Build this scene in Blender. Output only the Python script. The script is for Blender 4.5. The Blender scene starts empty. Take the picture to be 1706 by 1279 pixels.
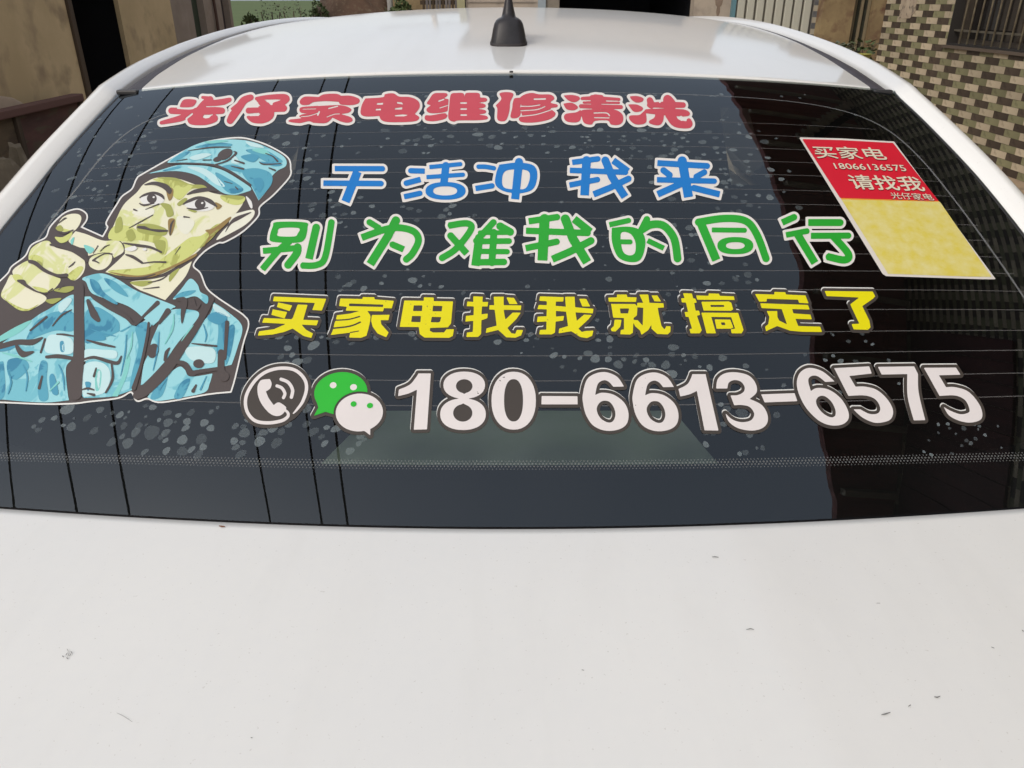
import bpy, math, random
import numpy as np
from mathutils import Vector
random.seed(7); rng = np.random.default_rng(11)
S = bpy.context.scene
COL = S.collection

# ------------------------------------------------------------------ camera
F = 1305.0; CX = 853.0; CY = 639.5
PITCH = math.radians(26.1); CZ = 1.56
cam_d = bpy.data.cameras.new('camera'); cam = bpy.data.objects.new('camera', cam_d); COL.objects.link(cam)
cam.location = (0, 0, CZ); cam.rotation_euler = (math.radians(90) - PITCH, 0, 0)
cam_d.sensor_width = 36; cam_d.sensor_fit = 'HORIZONTAL'; cam_d.lens = F / 1706 * 36
cam_d.clip_start = 0.02; cam_d.clip_end = 3000
S.camera = cam

# ------------------------------------------------------------------ world, sun, exposure
SUN_EL, SUN_AZ = 38, 222          # azimuth from +Y clockwise: behind and to the left, through thin cloud
w = bpy.data.worlds.new('World'); S.world = w; w.use_nodes = True
nt = w.node_tree; nt.nodes.clear()
wo = nt.nodes.new('ShaderNodeOutputWorld'); bg = nt.nodes.new('ShaderNodeBackground')
sky = nt.nodes.new('ShaderNodeTexSky'); sky.sky_type = 'NISHITA'; sky.sun_disc = False
sky.sun_elevation = math.radians(SUN_EL); sky.sun_rotation = math.radians(SUN_AZ)
sky.air_density = 1.0; sky.dust_density = 4.0; sky.ozone_density = 1.0
hs = nt.nodes.new('ShaderNodeHueSaturation'); hs.inputs['Saturation'].default_value = 1.0
cl = nt.nodes.new('ShaderNodeMix'); cl.data_type = 'RGBA'; cl.inputs[0].default_value = .55; cl.inputs[7].default_value = (6.1, 6.2, 6.4, 1)   # even thin cloud over the clear sky
nt.links.new(sky.outputs[0], hs.inputs['Color']); nt.links.new(hs.outputs[0], cl.inputs[6]); nt.links.new(cl.outputs[2], bg.inputs[0])
bg.inputs[1].default_value = 0.13
nt.links.new(bg.outputs[0], wo.inputs[0])
sd = bpy.data.lights.new('sun', 'SUN'); sun = bpy.data.objects.new('sun', sd); COL.objects.link(sun)
sd.energy = 0.8; sd.angle = math.radians(18); sd.color = (1.0, 0.95, 0.88)
az = math.radians(SUN_AZ); el = math.radians(SUN_EL)
sdir = Vector((math.sin(az) * math.cos(el), math.cos(az) * math.cos(el), math.sin(el)))
sun.rotation_euler = sdir.to_track_quat('Z', 'Y').to_euler()
S.view_settings.view_transform = 'Standard'; S.view_settings.look = 'None'
S.view_settings.gamma = 1; S.view_settings.exposure = 0.35
try: S.view_settings.use_curve_mapping = False
except Exception: pass

# ------------------------------------------------------------------ ray helpers (to stand things where the photograph shows them)
FW = np.array([0, math.cos(PITCH), -math.sin(PITCH)]); UP = np.array([0, math.sin(PITCH), math.cos(PITCH)])
RT = np.array([1.0, 0, 0]); C0 = np.array([0, 0, CZ])
def ray(px):
    px = np.atleast_2d(np.array(px, float))
    return FW + ((px[:, 0:1] - CX) / F) * RT - ((px[:, 1:2] - CY) / F) * UP
def proj(p):
    q = np.atleast_2d(p) - C0; z = q @ FW
    return np.c_[CX + F * (q @ RT) / z, CY - F * (q @ UP) / z, z]
def glass_z(x, y):
    t = (y - .585) / (1.166 - .585)
    zb, zt = CZ - .432, CZ - .092
    return zb + (zt - zb) * t + .030 * 4 * t * (1 - t) - .085 * x**2 - .05 * x**4
def roof_z(x, y):
    yy = np.minimum(y, 2.35)
    return 1.472 + .0705 * (1 - ((2.35 - yy) / 1.183)**2) - .02 * np.maximum(y - 2.35, 0)**2 * 2.2 - .085 * x**2 - .05 * x**4
def glass_yb(x): return .585 + .13 * x * x
def glass_yt(x): return 1.167 + .052 * x * x
def deck_z(x, y):
    s = np.maximum(glass_yb(x) - y, 0)
    yb = glass_yb(x)
    return glass_z(x, yb) - .003 - .045 * s - .03 * s * s
def hit(px, f=glass_z, t0=.45):
    d = ray(px); t = np.full(len(d), t0); e = 1e-5
    for _ in range(14):
        p = C0 + t[:, None] * d; s = p[:, 2] - f(p[:, 0], p[:, 1])
        q = C0 + (t + e)[:, None] * d; s2 = q[:, 2] - f(q[:, 0], q[:, 1])
        t = t - s / ((s2 - s) / e)
    return C0 + t[:, None] * d
def on_glass(px, off):
    p = hit(px)
    e = 1e-4; x, y = p[:, 0], p[:, 1]
    gx = (glass_z(x + e, y) - glass_z(x - e, y)) / (2 * e); gy = (glass_z(x, y + e) - glass_z(x, y - e)) / (2 * e)
    n = np.c_[-gx, -gy, np.ones(len(p))]; n /= np.linalg.norm(n, axis=1, keepdims=True)
    return p + n * off

# ------------------------------------------------------------------ materials
def lin(c): 
    c = np.array(c, float) / 255
    return tuple(np.where(c <= .04045, c / 12.92, ((c + .055) / 1.055)**2.4))
def mk(name):
    m = bpy.data.materials.new(name); m.use_nodes = True
    b = m.node_tree.nodes['Principled BSDF']; return m, m.node_tree, b
def flat(name, col, rough=.5, coat=0, spec=.5, metal=0):
    m, t, b = mk(name); b.inputs['Base Color'].default_value = (*col, 1); b.inputs['Roughness'].default_value = rough
    b.inputs['Coat Weight'].default_value = coat; b.inputs['Coat Roughness'].default_value = .03
    b.inputs['Specular IOR Level'].default_value = spec; b.inputs['Metallic'].default_value = metal
    return m
def noisy(name, c1, c2, scale=3, rough=.8, bump=.3, detail=8, c3=None, scale2=20, stretch=(1, 1, 1), lo=.35, hi=.65, spec=.3):
    m, t, b = mk(name); N = t.nodes; L = t.links
    tc = N.new('ShaderNodeTexCoord'); mp = N.new('ShaderNodeMapping'); mp.inputs['Scale'].default_value = stretch
    L.new(tc.outputs['Object'], mp.inputs[0])
    n = N.new('ShaderNodeTexNoise'); n.inputs['Scale'].default_value = scale; n.inputs['Detail'].default_value = detail; n.inputs['Roughness'].default_value = .62
    L.new(mp.outputs[0], n.inputs[0])
    r = N.new('ShaderNodeMapRange'); r.inputs[1].default_value = lo; r.inputs[2].default_value = hi; L.new(n.outputs[0], r.inputs[0])
    mx = N.new('ShaderNodeMix'); mx.data_type = 'RGBA'; mx.inputs[6].default_value = (*c1, 1); mx.inputs[7].default_value = (*c2, 1)
    L.new(r.outputs[0], mx.inputs[0]); out = mx.outputs[2]
    n2 = N.new('ShaderNodeTexNoise'); n2.inputs['Scale'].default_value = scale2; n2.inputs['Detail'].default_value = 6; L.new(mp.outputs[0], n2.inputs[0])
    if c3:
        r2 = N.new('ShaderNodeMapRange'); r2.inputs[1].default_value = .52; r2.inputs[2].default_value = .7; L.new(n2.outputs[0], r2.inputs[0])
        m2 = N.new('ShaderNodeMix'); m2.data_type = 'RGBA'; m2.inputs[7].default_value = (*c3, 1)
        L.new(out, m2.inputs[6]); L.new(r2.outputs[0], m2.inputs[0]); out = m2.outputs[2]
    L.new(out, b.inputs['Base Color']); b.inputs['Roughness'].default_value = rough; b.inputs['Specular IOR Level'].default_value = spec
    if bump:
        bp = N.new('ShaderNodeBump'); bp.inputs['Strength'].default_value = bump; bp.inputs['Distance'].default_value = .01
        L.new(n2.outputs[0], bp.inputs['Height']); L.new(bp.outputs[0], b.inputs['Normal'])
    return m
def paint_mat():
    m, t, b = mk('white_car_paint'); N = t.nodes; L = t.links
    tc = N.new('ShaderNodeTexCoord')
    n = N.new('ShaderNodeTexNoise'); n.inputs['Scale'].default_value = 2.2; n.inputs['Detail'].default_value = 5; L.new(tc.outputs['Object'], n.inputs[0])
    n2 = N.new('ShaderNodeTexNoise'); n2.inputs['Scale'].default_value = 90; n2.inputs['Detail'].default_value = 3; L.new(tc.outputs['Object'], n2.inputs[0])
    ad = N.new('ShaderNodeMath'); ad.operation = 'MULTIPLY_ADD'; ad.inputs[1].default_value = .25; L.new(n2.outputs[0], ad.inputs[0]); L.new(n.outputs[0], ad.inputs[2])
    r = N.new('ShaderNodeMapRange'); r.inputs[1].default_value = .4; r.inputs[2].default_value = .85; L.new(ad.outputs[0], r.inputs[0])
    mp = N.new('ShaderNodeMapping'); mp.inputs['Scale'].default_value = (5, 1.1, 1); mp.inputs['Rotation'].default_value = (0, 0, .12); L.new(tc.outputs['Object'], mp.inputs[0])
    n3 = N.new('ShaderNodeTexNoise'); n3.inputs['Scale'].default_value = 5; n3.inputs['Detail'].default_value = 7; n3.inputs['Distortion'].default_value = .4; L.new(mp.outputs[0], n3.inputs[0])
    sp = N.new('ShaderNodeTexNoise'); sp.inputs['Scale'].default_value = 420; sp.inputs['Detail'].default_value = 1; L.new(tc.outputs['Object'], sp.inputs[0])
    spr = N.new('ShaderNodeMapRange'); spr.inputs[1].default_value = .73; spr.inputs[2].default_value = .78; spr.inputs[4].default_value = .35; L.new(sp.outputs[0], spr.inputs[0])
    mx = N.new('ShaderNodeMix'); mx.data_type = 'RGBA'; mx.inputs[6].default_value = (.80, .792, .755, 1); mx.inputs[7].default_value = (.755, .755, .735, 1)
    L.new(r.outputs[0], mx.inputs[0])
    r3 = N.new('ShaderNodeMapRange'); r3.inputs[1].default_value = .52; r3.inputs[2].default_value = .75; r3.inputs[4].default_value = .28; L.new(n3.outputs[0], r3.inputs[0])
    my = N.new('ShaderNodeMix'); my.data_type = 'RGBA'; my.inputs[7].default_value = (.71, .70, .665, 1); L.new(mx.outputs[2], my.inputs[6]); L.new(r3.outputs[0], my.inputs[0])
    mz = N.new('ShaderNodeMix'); mz.data_type = 'RGBA'; mz.inputs[7].default_value = (.45, .42, .37, 1); L.new(my.outputs[2], mz.inputs[6]); L.new(spr.outputs[0], mz.inputs[0])
    L.new(mz.outputs[2], b.inputs['Base Color'])
    b.inputs['Roughness'].default_value = .45; b.inputs['Coat Weight'].default_value = .7; b.inputs['Coat Roughness'].default_value = .035
    # dust film: slightly rougher patches
    r2 = N.new('ShaderNodeMapRange'); r2.inputs[3].default_value = .03; r2.inputs[4].default_value = .14; L.new(n.outputs[0], r2.inputs[0]); L.new(r2.outputs[0], b.inputs['Coat Roughness'])
    return m
M_white = paint_mat()
def glass_mat():
    m = bpy.data.materials.new('tinted_glass'); m.use_nodes = True; t = m.node_tree; t.nodes.clear(); N = t.nodes; L = t.links
    o = N.new('ShaderNodeOutputMaterial'); mx = N.new('ShaderNodeMixShader'); fr = N.new('ShaderNodeFresnel'); fr.inputs[0].default_value = 1.64
    tr = N.new('ShaderNodeBsdfTransparent'); tr.inputs[0].default_value = (.52, .57, .55, 1)
    gl = N.new('ShaderNodeBsdfGlossy'); gl.inputs['Roughness'].default_value = .006; gl.inputs[0].default_value = (.76, .88, 1.0, 1)
    # a thin film of dust: weak diffuse
    df = N.new('ShaderNodeBsdfDiffuse'); df.inputs[0].default_value = (.35, .34, .32, 1)
    m2 = N.new('ShaderNodeMixShader'); 
    tc = N.new('ShaderNodeTexCoord'); nz = N.new('ShaderNodeTexNoise'); nz.inputs['Scale'].default_value = 6; nz.inputs['Detail'].default_value = 9; L.new(tc.outputs['Object'], nz.inputs[0])
    r = N.new('ShaderNodeMapRange'); r.inputs[1].default_value = .3; r.inputs[2].default_value = .8; r.inputs[3].default_value = .003; r.inputs[4].default_value = .014; L.new(nz.outputs[0], r.inputs[0])
    L.new(r.outputs[0], m2.inputs[0]); L.new(tr.outputs[0], m2.inputs[1]); L.new(df.outputs[0], m2.inputs[2])
    L.new(fr.outputs[0], mx.inputs[0]); L.new(m2.outputs[0], mx.inputs[1]); L.new(gl.outputs[0], mx.inputs[2]); L.new(mx.outputs[0], o.inputs[0])
    return m
def film_mat(name, col, fac, rough=.6):
    m = bpy.data.materials.new(name); m.use_nodes = True; t = m.node_tree; t.nodes.clear(); N = t.nodes; L = t.links
    o = N.new('ShaderNodeOutputMaterial'); mx = N.new('ShaderNodeMixShader'); tr = N.new('ShaderNodeBsdfTransparent'); df = N.new('ShaderNodeBsdfDiffuse')
    df.inputs[0].default_value = (*col, 1); mx.inputs[0].default_value = fac
    L.new(tr.outputs[0], mx.inputs[1]); L.new(df.outputs[0], mx.inputs[2]); L.new(mx.outputs[0], o.inputs[0]); return m
K = 1.0
def vinyl(name, rgb, wear=True, rough=.38):
    c = np.array(lin(rgb)) * K; c = tuple(np.minimum(c, .85))
    c2 = tuple(np.array(c) * .93)
    m = noisy(name, c, c2, scale=14, rough=rough, bump=0, detail=5, lo=.3, hi=.7, spec=.35)
    if wear:
        t = m.node_tree; N = t.nodes; L = t.links; b = N['Principled BSDF']
        v = N.new('ShaderNodeTexNoise'); v.inputs['Scale'].default_value = 330; v.inputs['Detail'].default_value = 2
        u = N.new('ShaderNodeTexNoise'); u.inputs['Scale'].default_value = 9; u.inputs['Detail'].default_value = 3
        tc = N.new('ShaderNodeTexCoord'); L.new(tc.outputs['Object'], v.inputs[0]); L.new(tc.outputs['Object'], u.inputs[0])
        a = N.new('ShaderNodeMath'); a.operation = 'MULTIPLY_ADD'; a.inputs[1].default_value = 1.1; L.new(u.outputs[0], a.inputs[0]); L.new(v.outputs[0], a.inputs[2])
        g = N.new('ShaderNodeMath'); g.operation = 'GREATER_THAN'; g.inputs[1].default_value = 1.42; L.new(a.outputs[0], g.inputs[0])
        mx = N.new('ShaderNodeMix'); mx.data_type = 'RGBA'; mx.inputs[7].default_value = (.07, .065, .06, 1)
        src = b.inputs['Base Color'].links[0].from_socket
        L.new(src, mx.inputs[6]); L.new(g.outputs[0], mx.inputs[0]); L.new(mx.outputs[2], b.inputs['Base Color'])
    return m

# ------------------------------------------------------------------ object helpers
def tag(o, label=None, cat=None, group=None, kind=None):
    if label: o['label'] = label
    if cat: o['category'] = cat
    if group: o['group'] = group
    if kind: o['kind'] = kind
    return o
def empty(name, loc=(0, 0, 0)):
    o = bpy.data.objects.new(name, None); COL.objects.link(o); o.location = loc; o.empty_display_size = .2; return o
def mesh_obj(name, V, Fc, mats, parent=None, smooth=False, mi=None):
    me = bpy.data.meshes.new(name); V = np.asarray(V, float)
    if parent is not None:
        V = V - np.array(world_loc(parent))
    me.from_pydata([tuple(v) for v in V.tolist()], [], Fc)
    if not isinstance(mats, (list, tuple)): mats = [mats]
    for m in mats: me.materials.append(m)
    if mi is not None: me.polygons.foreach_set('material_index', mi)
    if smooth: me.polygons.foreach_set('use_smooth', [True] * len(me.polygons))
    me.update()
    o = bpy.data.objects.new(name, me); COL.objects.link(o)
    if parent is not None: o.parent = parent
    return o
def world_loc(o):
    v = Vector((0, 0, 0))
    while o: v = v + o.location; o = o.parent
    return v
class MB:
    def __init__(s): s.V = []; s.F = []; s.mi = []
    def add(s, V, Fc, mi=0):
        b = len(s.V); s.V += [tuple(v) for v in V]; s.F += [tuple(i + b for i in f) for f in Fc]; s.mi += [mi] * len(Fc)
    def box(s, x0, x1, y0, y1, z0, z1, mi=0):
        V = [(x, y, z) for x in (x0, x1) for y in (y0, y1) for z in (z0, z1)]
        s.add(V, [(0, 1, 3, 2), (4, 6, 7, 5), (0, 4, 5, 1), (2, 3, 7, 6), (0, 2, 6, 4), (1, 5, 7, 3)], mi)
    def grid(s, P, mi=0, flip=False, closed=False):
        P = np.asarray(P); a, b = P.shape[:2]; base = len(s.V)
        s.V += [tuple(v) for v in P.reshape(-1, 3).tolist()]
        for i in range(a - 1):
            for j in range(b - 1 if not closed else b):
                k = (j + 1) % b
                f = (base + i * b + j, base + i * b + k, base + (i + 1) * b + k, base + (i + 1) * b + j)
                s.F.append(f[::-1] if flip else f); s.mi.append(mi)
    def tube(s, pts, r, n=8, mi=0):
        pts = [Vector(p) for p in pts]; rings = []
        for i, p in enumerate(pts):
            d = (pts[min(i + 1, len(pts) - 1)] - pts[max(i - 1, 0)]).normalized()
            a = Vector((0, 0, 1)) if abs(d.z) < .9 else Vector((1, 0, 0)); u = d.cross(a).normalized(); v = d.cross(u)
            rr = r[i] if isinstance(r, (list, tuple)) else r
            rings.append([tuple(p + u * rr * math.cos(2 * math.pi * k / n) + v * rr * math.sin(2 * math.pi * k / n)) for k in range(n)])
        base = len(s.V); s.grid(rings, mi, closed=True)
        s.F.append(tuple(base + k for k in range(n))[::-1]); s.mi.append(mi)
        e = base + (len(pts) - 1) * n; s.F.append(tuple(e + k for k in range(n))); s.mi.append(mi)
    def build(s, name, mats, parent=None, smooth=False): return mesh_obj(name, s.V, s.F, mats, parent, smooth, s.mi)
def bevel(o, w=.01, seg=2):
    m = o.modifiers.new('bevel', 'BEVEL'); m.width = w; m.segments = seg; m.limit_method = 'ANGLE'; return o
def box_obj(name, b, mat, parent=None, bv=0):
    m = MB(); m.box(*b); o = m.build(name, mat, parent)
    if bv: bevel(o, bv)
    return o

# ================================================================== SETTING: ground, field, hills
M_conc = noisy('worn_concrete', (.30, .24, .17), (.22, .175, .125), scale=1.6, rough=.9, bump=.25, c3=(.16, .13, .10), scale2=14)
M_dirt = noisy('packed_dirt', (.20, .16, .11), (.13, .105, .075), scale=.8, rough=.95, bump=.4, c3=(.24, .20, .15), scale2=9)
M_field = noisy('green_field', (.055, .095, .022), (.10, .125, .04), scale=.12, rough=.95, bump=.1, c3=(.07, .10, .03), scale2=.9, stretch=(1, 3, 1))
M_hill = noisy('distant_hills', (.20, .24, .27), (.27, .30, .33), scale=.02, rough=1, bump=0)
m = MB(); m.grid([[(-900, -300, 0), (900, -300, 0)], [(-900, 1500, 0), (900, 1500, 0)]], flip=True); tag(m.build('ground', M_dirt), kind='structure')
m = MB(); m.grid([[(-2.9, -12, .004), (3.0, -12, .004)], [(-2.9, 16, .004), (3.0, 16, .004)]], flip=True); tag(m.build('road', M_conc), kind='structure')
m = MB(); m.box(3.0, 9.0, -6, 12, -.05, .43); o = m.build('terrace', noisy('tan_concrete', (.42, .31, .20), (.33, .24, .16), scale=2.5, rough=.85, bump=.15, c3=(.25, .19, .13), scale2=11)); tag(o, kind='structure'); bevel(o, .015)
m = MB(); m.grid([[(-300, 26, .01), (60, 26, .01)], [(-300, 200, .3), (60, 200, .3)], [(-500, 700, 1.2), (300, 700, 1.2)]], flip=True); tag(m.build('field', M_field), kind='structure')
P = []
for i in range(61):
    x = -700 + i * 1400 / 60; h = 8 + 9 * math.sin(i * .37) ** 2 + 5 * math.sin(i * .9 + 1)
    P.append([(x, 780, -2), (x, 800, max(h, 2) * .5), (x, 850, max(h, 3)), (x, 950, -2)])
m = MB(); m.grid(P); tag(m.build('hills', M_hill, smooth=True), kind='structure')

# far tree line and shrubs in the field (small, far off)
def foliage(name, c, r, n, mat, parent=None, leaf=.12, squash=1.0):
    V = []; Fc = []
    for k in range(n):
        while True:
            p = rng.uniform(-1, 1, 3)
            if np.linalg.norm(p) < 1: break
        rr = 1 + .35 * math.sin(5 * p[0] + 3 * p[2]) 
        q = np.array(c) + p * np.array([r, r, r * squash]) * rr
        a = rng.normal(size=3); a /= np.linalg.norm(a); b = np.cross(a, rng.normal(size=3)); b /= np.linalg.norm(b)
        l = leaf * rng.uniform(.6, 1.3); bs = len(V)
        V += [q - a * l, q + b * l * .45, q + a * l, q - b * l * .45]; Fc.append((bs, bs + 1, bs + 2, bs + 3))
    return mesh_obj(name, V, Fc, mat, parent)
M_leaf = noisy('dull_green_leaves', (.06, .09, .03), (.10, .13, .05), scale=4, rough=.7, bump=0)
M_leaf2 = noisy('dry_grey_twigs', (.15, .16, .11), (.10, .11, .07), scale=4, rough=.8, bump=0)
M_bark = noisy('bark', (.09, .07, .05), (.14, .11, .08), scale=10, rough=.9)
def bush(px, py, y, r, n, mat, label, leaf, hh=1.0, group=None):
    d = ray([(px, py)])[0]; t = y / d[1]; c = C0 + d * t
    root = empty('bush', (c[0], y, 0)); tag(root, label, 'bush', group)
    z = max(c[2], .5)
    foliage('foliage', (c[0], y, z), r, n, mat, root, leaf, hh)
    mm = MB()
    for k in range(4):
        a = k * 1.7; mm.tube([(c[0] + .03 * math.cos(a), y + .03 * math.sin(a), 0), (c[0] + .2 * r * math.cos(a), y + .2 * r * math.sin(a), z * .6), (c[0] + .5 * r * math.cos(a), y + .5 * r * math.sin(a), z + .3 * r)], [.03, .02, .008], 5)
    mm.build('stems', M_bark, root)
bush(452, 30, 16, .34, 260, M_leaf2, 'thin bare grey shrub in front of the green field, left one', .022, 1.2)
bush(488, 28, 17, .34, 240, M_leaf2, 'thin bare grey shrub in front of the green field, nearer the brown bank', .022, 1.2)
bush(532, 24, 15, .22, 420, M_leaf, 'dense dark green bush against the left end of the brown bank', .035, .9)
bush(418, 36, 13, .14, 90, M_leaf, 'low dark bush beside the corner of the grey mud house', .05, .7)

# brown mud bank
M_mud = noisy('brown_mud', (.17, .105, .072), (.11, .072, .05), scale=3, rough=.95, bump=.6, c3=(.20, .15, .10), scale2=16)
def mound(name, x0, x1, y0, y1, h, mat, label, cat, base=0, seed=1, parent=None):
    g = []; nx, ny = 34, 20
    for i in range(nx):
        row = []
        for j in range(ny):
            u, v = i / (nx - 1) * 2 - 1, j / (ny - 1) * 2 - 1
            z = h * max(0, (1 - abs(u)**2.6)) ** .7 * max(0, (1 - abs(v)**2.4))**.7
            z *= 1 + .07 * math.sin(7 * u + seed) + .05 * math.sin(11 * v + 2 * u * seed)
            row.append((x0 + (x1 - x0) * (u + 1) / 2, y0 + (y1 - y0) * (v + 1) / 2, base - .02 + z))
        g.append(row)
    mm = MB(); mm.grid(g); return tag(mm.build(name, mat, parent, smooth=True), label, cat)
d0 = ray([(545, 10)])[0]; d1 = ray([(648, 10)])[0]; yy = 15.5
mound('mud_bank', d0[0] / d0[1] * yy - .6, d1[0] / d1[1] * yy + .25, 14.6, 17.5, 1.95, M_mud, 'brown earth bank behind the car roof, right of the green field', 'bank', seed=2)

# ================================================================== LEFT: tan plaster house, brown fence, tarp heap, stone
XL = -4.5
def y_at(px, X, py=0.0):
    d = ray([(px, py)])[0]; return X / d[0] * d[1]
M_plaster = noisy('stained_tan_plaster', (.66, .50, .29), (.50, .375, .21), scale=.9, rough=.92, bump=.35, c3=(.36, .265, .16), scale2=3)
M_plaster2 = noisy('grey_brown_plaster', (.40, .32, .26), (.29, .23, .185), scale=1.4, rough=.92, bump=.35, c3=(.32, .26, .2), scale2=7)
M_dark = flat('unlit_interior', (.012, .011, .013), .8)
M_wood = noisy('weathered_wood', (.10, .07, .045), (.055, .04, .03), scale=5, rough=.85, bump=.4, stretch=(1, 1, .15))
yA, yB, yC = y_at(107, XL), y_at(196, XL), y_at(283, XL)
th = .05; XR_ = -7.5
hs_ = empty('plaster_house', (XL, (yA + 3) / 2, 0)); tag(hs_, 'tan stained plaster house with a dark open doorway, left of the car', 'house')
m = MB(); m.box(XL - th, XL, 3.0, yA, 0, 3.6); m.box(XL - th, XL, yB, yC, 0, 3.6); m.box(XL - th, XL, yA, yB, 2.35, 3.6)
m.box(XR_, XL - th, 3.0, 3.28, 0, 3.6); m.box(XR_, XL - th, yC - .28, yC, 0, 3.6); m.box(XR_ - .28, XR_, 3.0, yC, 0, 3.6); o = m.build('wall', M_plaster, hs_)
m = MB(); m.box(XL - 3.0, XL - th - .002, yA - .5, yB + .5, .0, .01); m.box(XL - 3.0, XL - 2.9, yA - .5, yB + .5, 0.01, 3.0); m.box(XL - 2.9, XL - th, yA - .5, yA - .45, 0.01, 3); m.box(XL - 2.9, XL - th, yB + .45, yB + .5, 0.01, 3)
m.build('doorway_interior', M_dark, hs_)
m = MB(); m.box(XL - .1, XL + .03, yA, yA + .09, 0, 2.35); o = m.build('door_jamb', M_wood, hs_); bevel(o, .008)
m = MB(); m.box(XL - .1, XL + .03, yA + .09, yB, 2.27, 2.35); m.build('lintel', M_wood, hs_)
m = MB()
for s, (a, b) in enumerate([((XR_ - .5, 3.55), (XL + .5, 3.55)), ]):
    m.add([(XR_ - .6, 2.7, 3.6), (XL + .35, 2.7, 3.6), (XL + .35, yC + .2, 3.6), (XR_ - .6, yC + .2, 3.6), ((XR_ + XL) / 2, 2.7, 4.6), ((XR_ + XL) / 2, yC + .2, 4.6)], [(0, 1, 2, 3), (1, 4, 5, 2), (0, 3, 5, 4), (0, 4, 1), (3, 2, 5)])
m.build('roof', noisy('grey_tiles', (.10, .10, .10), (.06, .06, .06), scale=8, bump=.5), hs_)

yD = y_at(396, XL)
h2 = empty('mud_outbuilding', (XL - .1, (yC + yD) / 2, 0)); tag(h2, 'low grey-brown plaster outbuilding with a narrow green door, beyond the tan house', 'outbuilding')
X2 = XL - .12
ys = [yC + .01, y_at(318, X2), y_at(338, X2), y_at(367, X2), y_at(380, X2), yD]
m = MB(); m.box(X2 - .25, X2, ys[0], ys[1], 0, 2.9); m.box(X2 - .25, X2, ys[2], ys[3], 0, 2.9); m.box(X2 - .25, X2, ys[4], ys[5], 0, 2.9)
m.box(X2 - .25, X2, ys[1], ys[2], 1.95, 2.9); m.box(X2 - .25, X2, ys[3], ys[4], 2.1, 2.9); m.box(X2 - 3, X2 - .25, ys[5] - .25, ys[5], 0, 2.9); m.box(X2 - 3.2, X2 - 3, ys[0], ys[5], 0, 2.9)
m.build('wall', M_plaster2, h2)
m = MB(); m.box(X2 - .16, X2 - .10, ys[1], ys[2], 0, 1.62); o = m.build('door', noisy('faded_green_wood', (.07, .09, .055), (.045, .055, .04), scale=4, stretch=(1, 4, .3)), h2); o['label'] = 'faded green plank door'
m = MB(); m.box(X2 - .14, X2 - .10, ys[1], ys[2], 1.625, 1.95); m.build('transom_board', noisy('red_brown_board', (.14, .08, .055), (.09, .055, .04), scale=4), h2)
m = MB(); m.box(X2 - .16, X2 - .10, ys[3], ys[4], 0, 2.1); m.build('door', noisy('purple_grey_wood', (.11, .085, .085), (.07, .055, .055), scale=4, stretch=(1, 4, .3)), h2)
m = MB(); yv = y_at(352, X2); m.tube([(X2 + .03, yv, 0), (X2 + .04, yv, 1.3), (X2 + .02, yv + .04, 1.9), (X2 + .05, yv, 2.6)], .022, 6); m.build('drain_pipe', flat('rusty_pipe', (.09, .045, .03), .7), h2)
m = MB(); m.box(X2 - 3.3, X2 + .3, ys[0] - .1 + .12, ys[5] + .3, 2.9, 3.02); m.build('roof', M_wood, h2)

# brown boarded fence in front of the plaster house
XF = XL + .22
fz = .735
yF0, yF1 = 3.6, y_at(129, XF, 150)
fr = empty('board_fence', (XF, (yF0 + yF1) / 2, 0)); tag(fr, 'low reddish brown board fence along the tan plaster house', 'fence')
M_board = noisy('reddish_brown_board', (.125, .062, .052), (.075, .042, .036), scale=3, rough=.85, bump=.5, c3=(.10, .085, .055), scale2=8, stretch=(1, .4, 1.6))
M_board2 = noisy('mossy_brown_board', (.14, .10, .062), (.085, .065, .042), scale=3, rough=.85, bump=.5, c3=(.07, .05, .035), scale2=8, stretch=(1, .4, 1.6))
m = MB(); m.box(XF - .07, XF + .05, yF0, yF1, fz - .07, fz); o = m.build('top_rail', flat('red_brown_rail', (.13, .062, .05), .8), fr); bevel(o, .01)
yy = yF1; k = 0
while yy > yF0 + .1:
    y2 = max(yy - (1.12 if k % 2 == 0 else .9), yF0)
    o = box_obj('fence_board', (XF - .03, XF, y2 + .012, yy - .06, .02, fz - .075), M_board if k % 2 == 0 else M_board2, fr, .004)
    o = box_obj('fence_post', (XF - .05, XF + .03, yy - .055, yy + .007, 0, fz - .07), M_wood, fr, .006)
    yy = y2; k += 1
# heap under a pale sheet behind the fence
M_tarp = noisy('dusty_pink_sheet', (.42, .32, .23), (.34, .26, .19), scale=2.2, rough=.8, bump=.5, scale2=4)
pm = C0 + ray([(20, 133)])[0] * ((XL + .12) / ray([(20, 133)])[0][0])
hp = mound('sand_heap', XL + .0, XL + .2, 4.6, y_at(84, XL + .1, 160) + .1, pm[2], M_tarp, 'pale dusty sand heap rising above the brown board fence', 'heap', seed=1)
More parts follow.
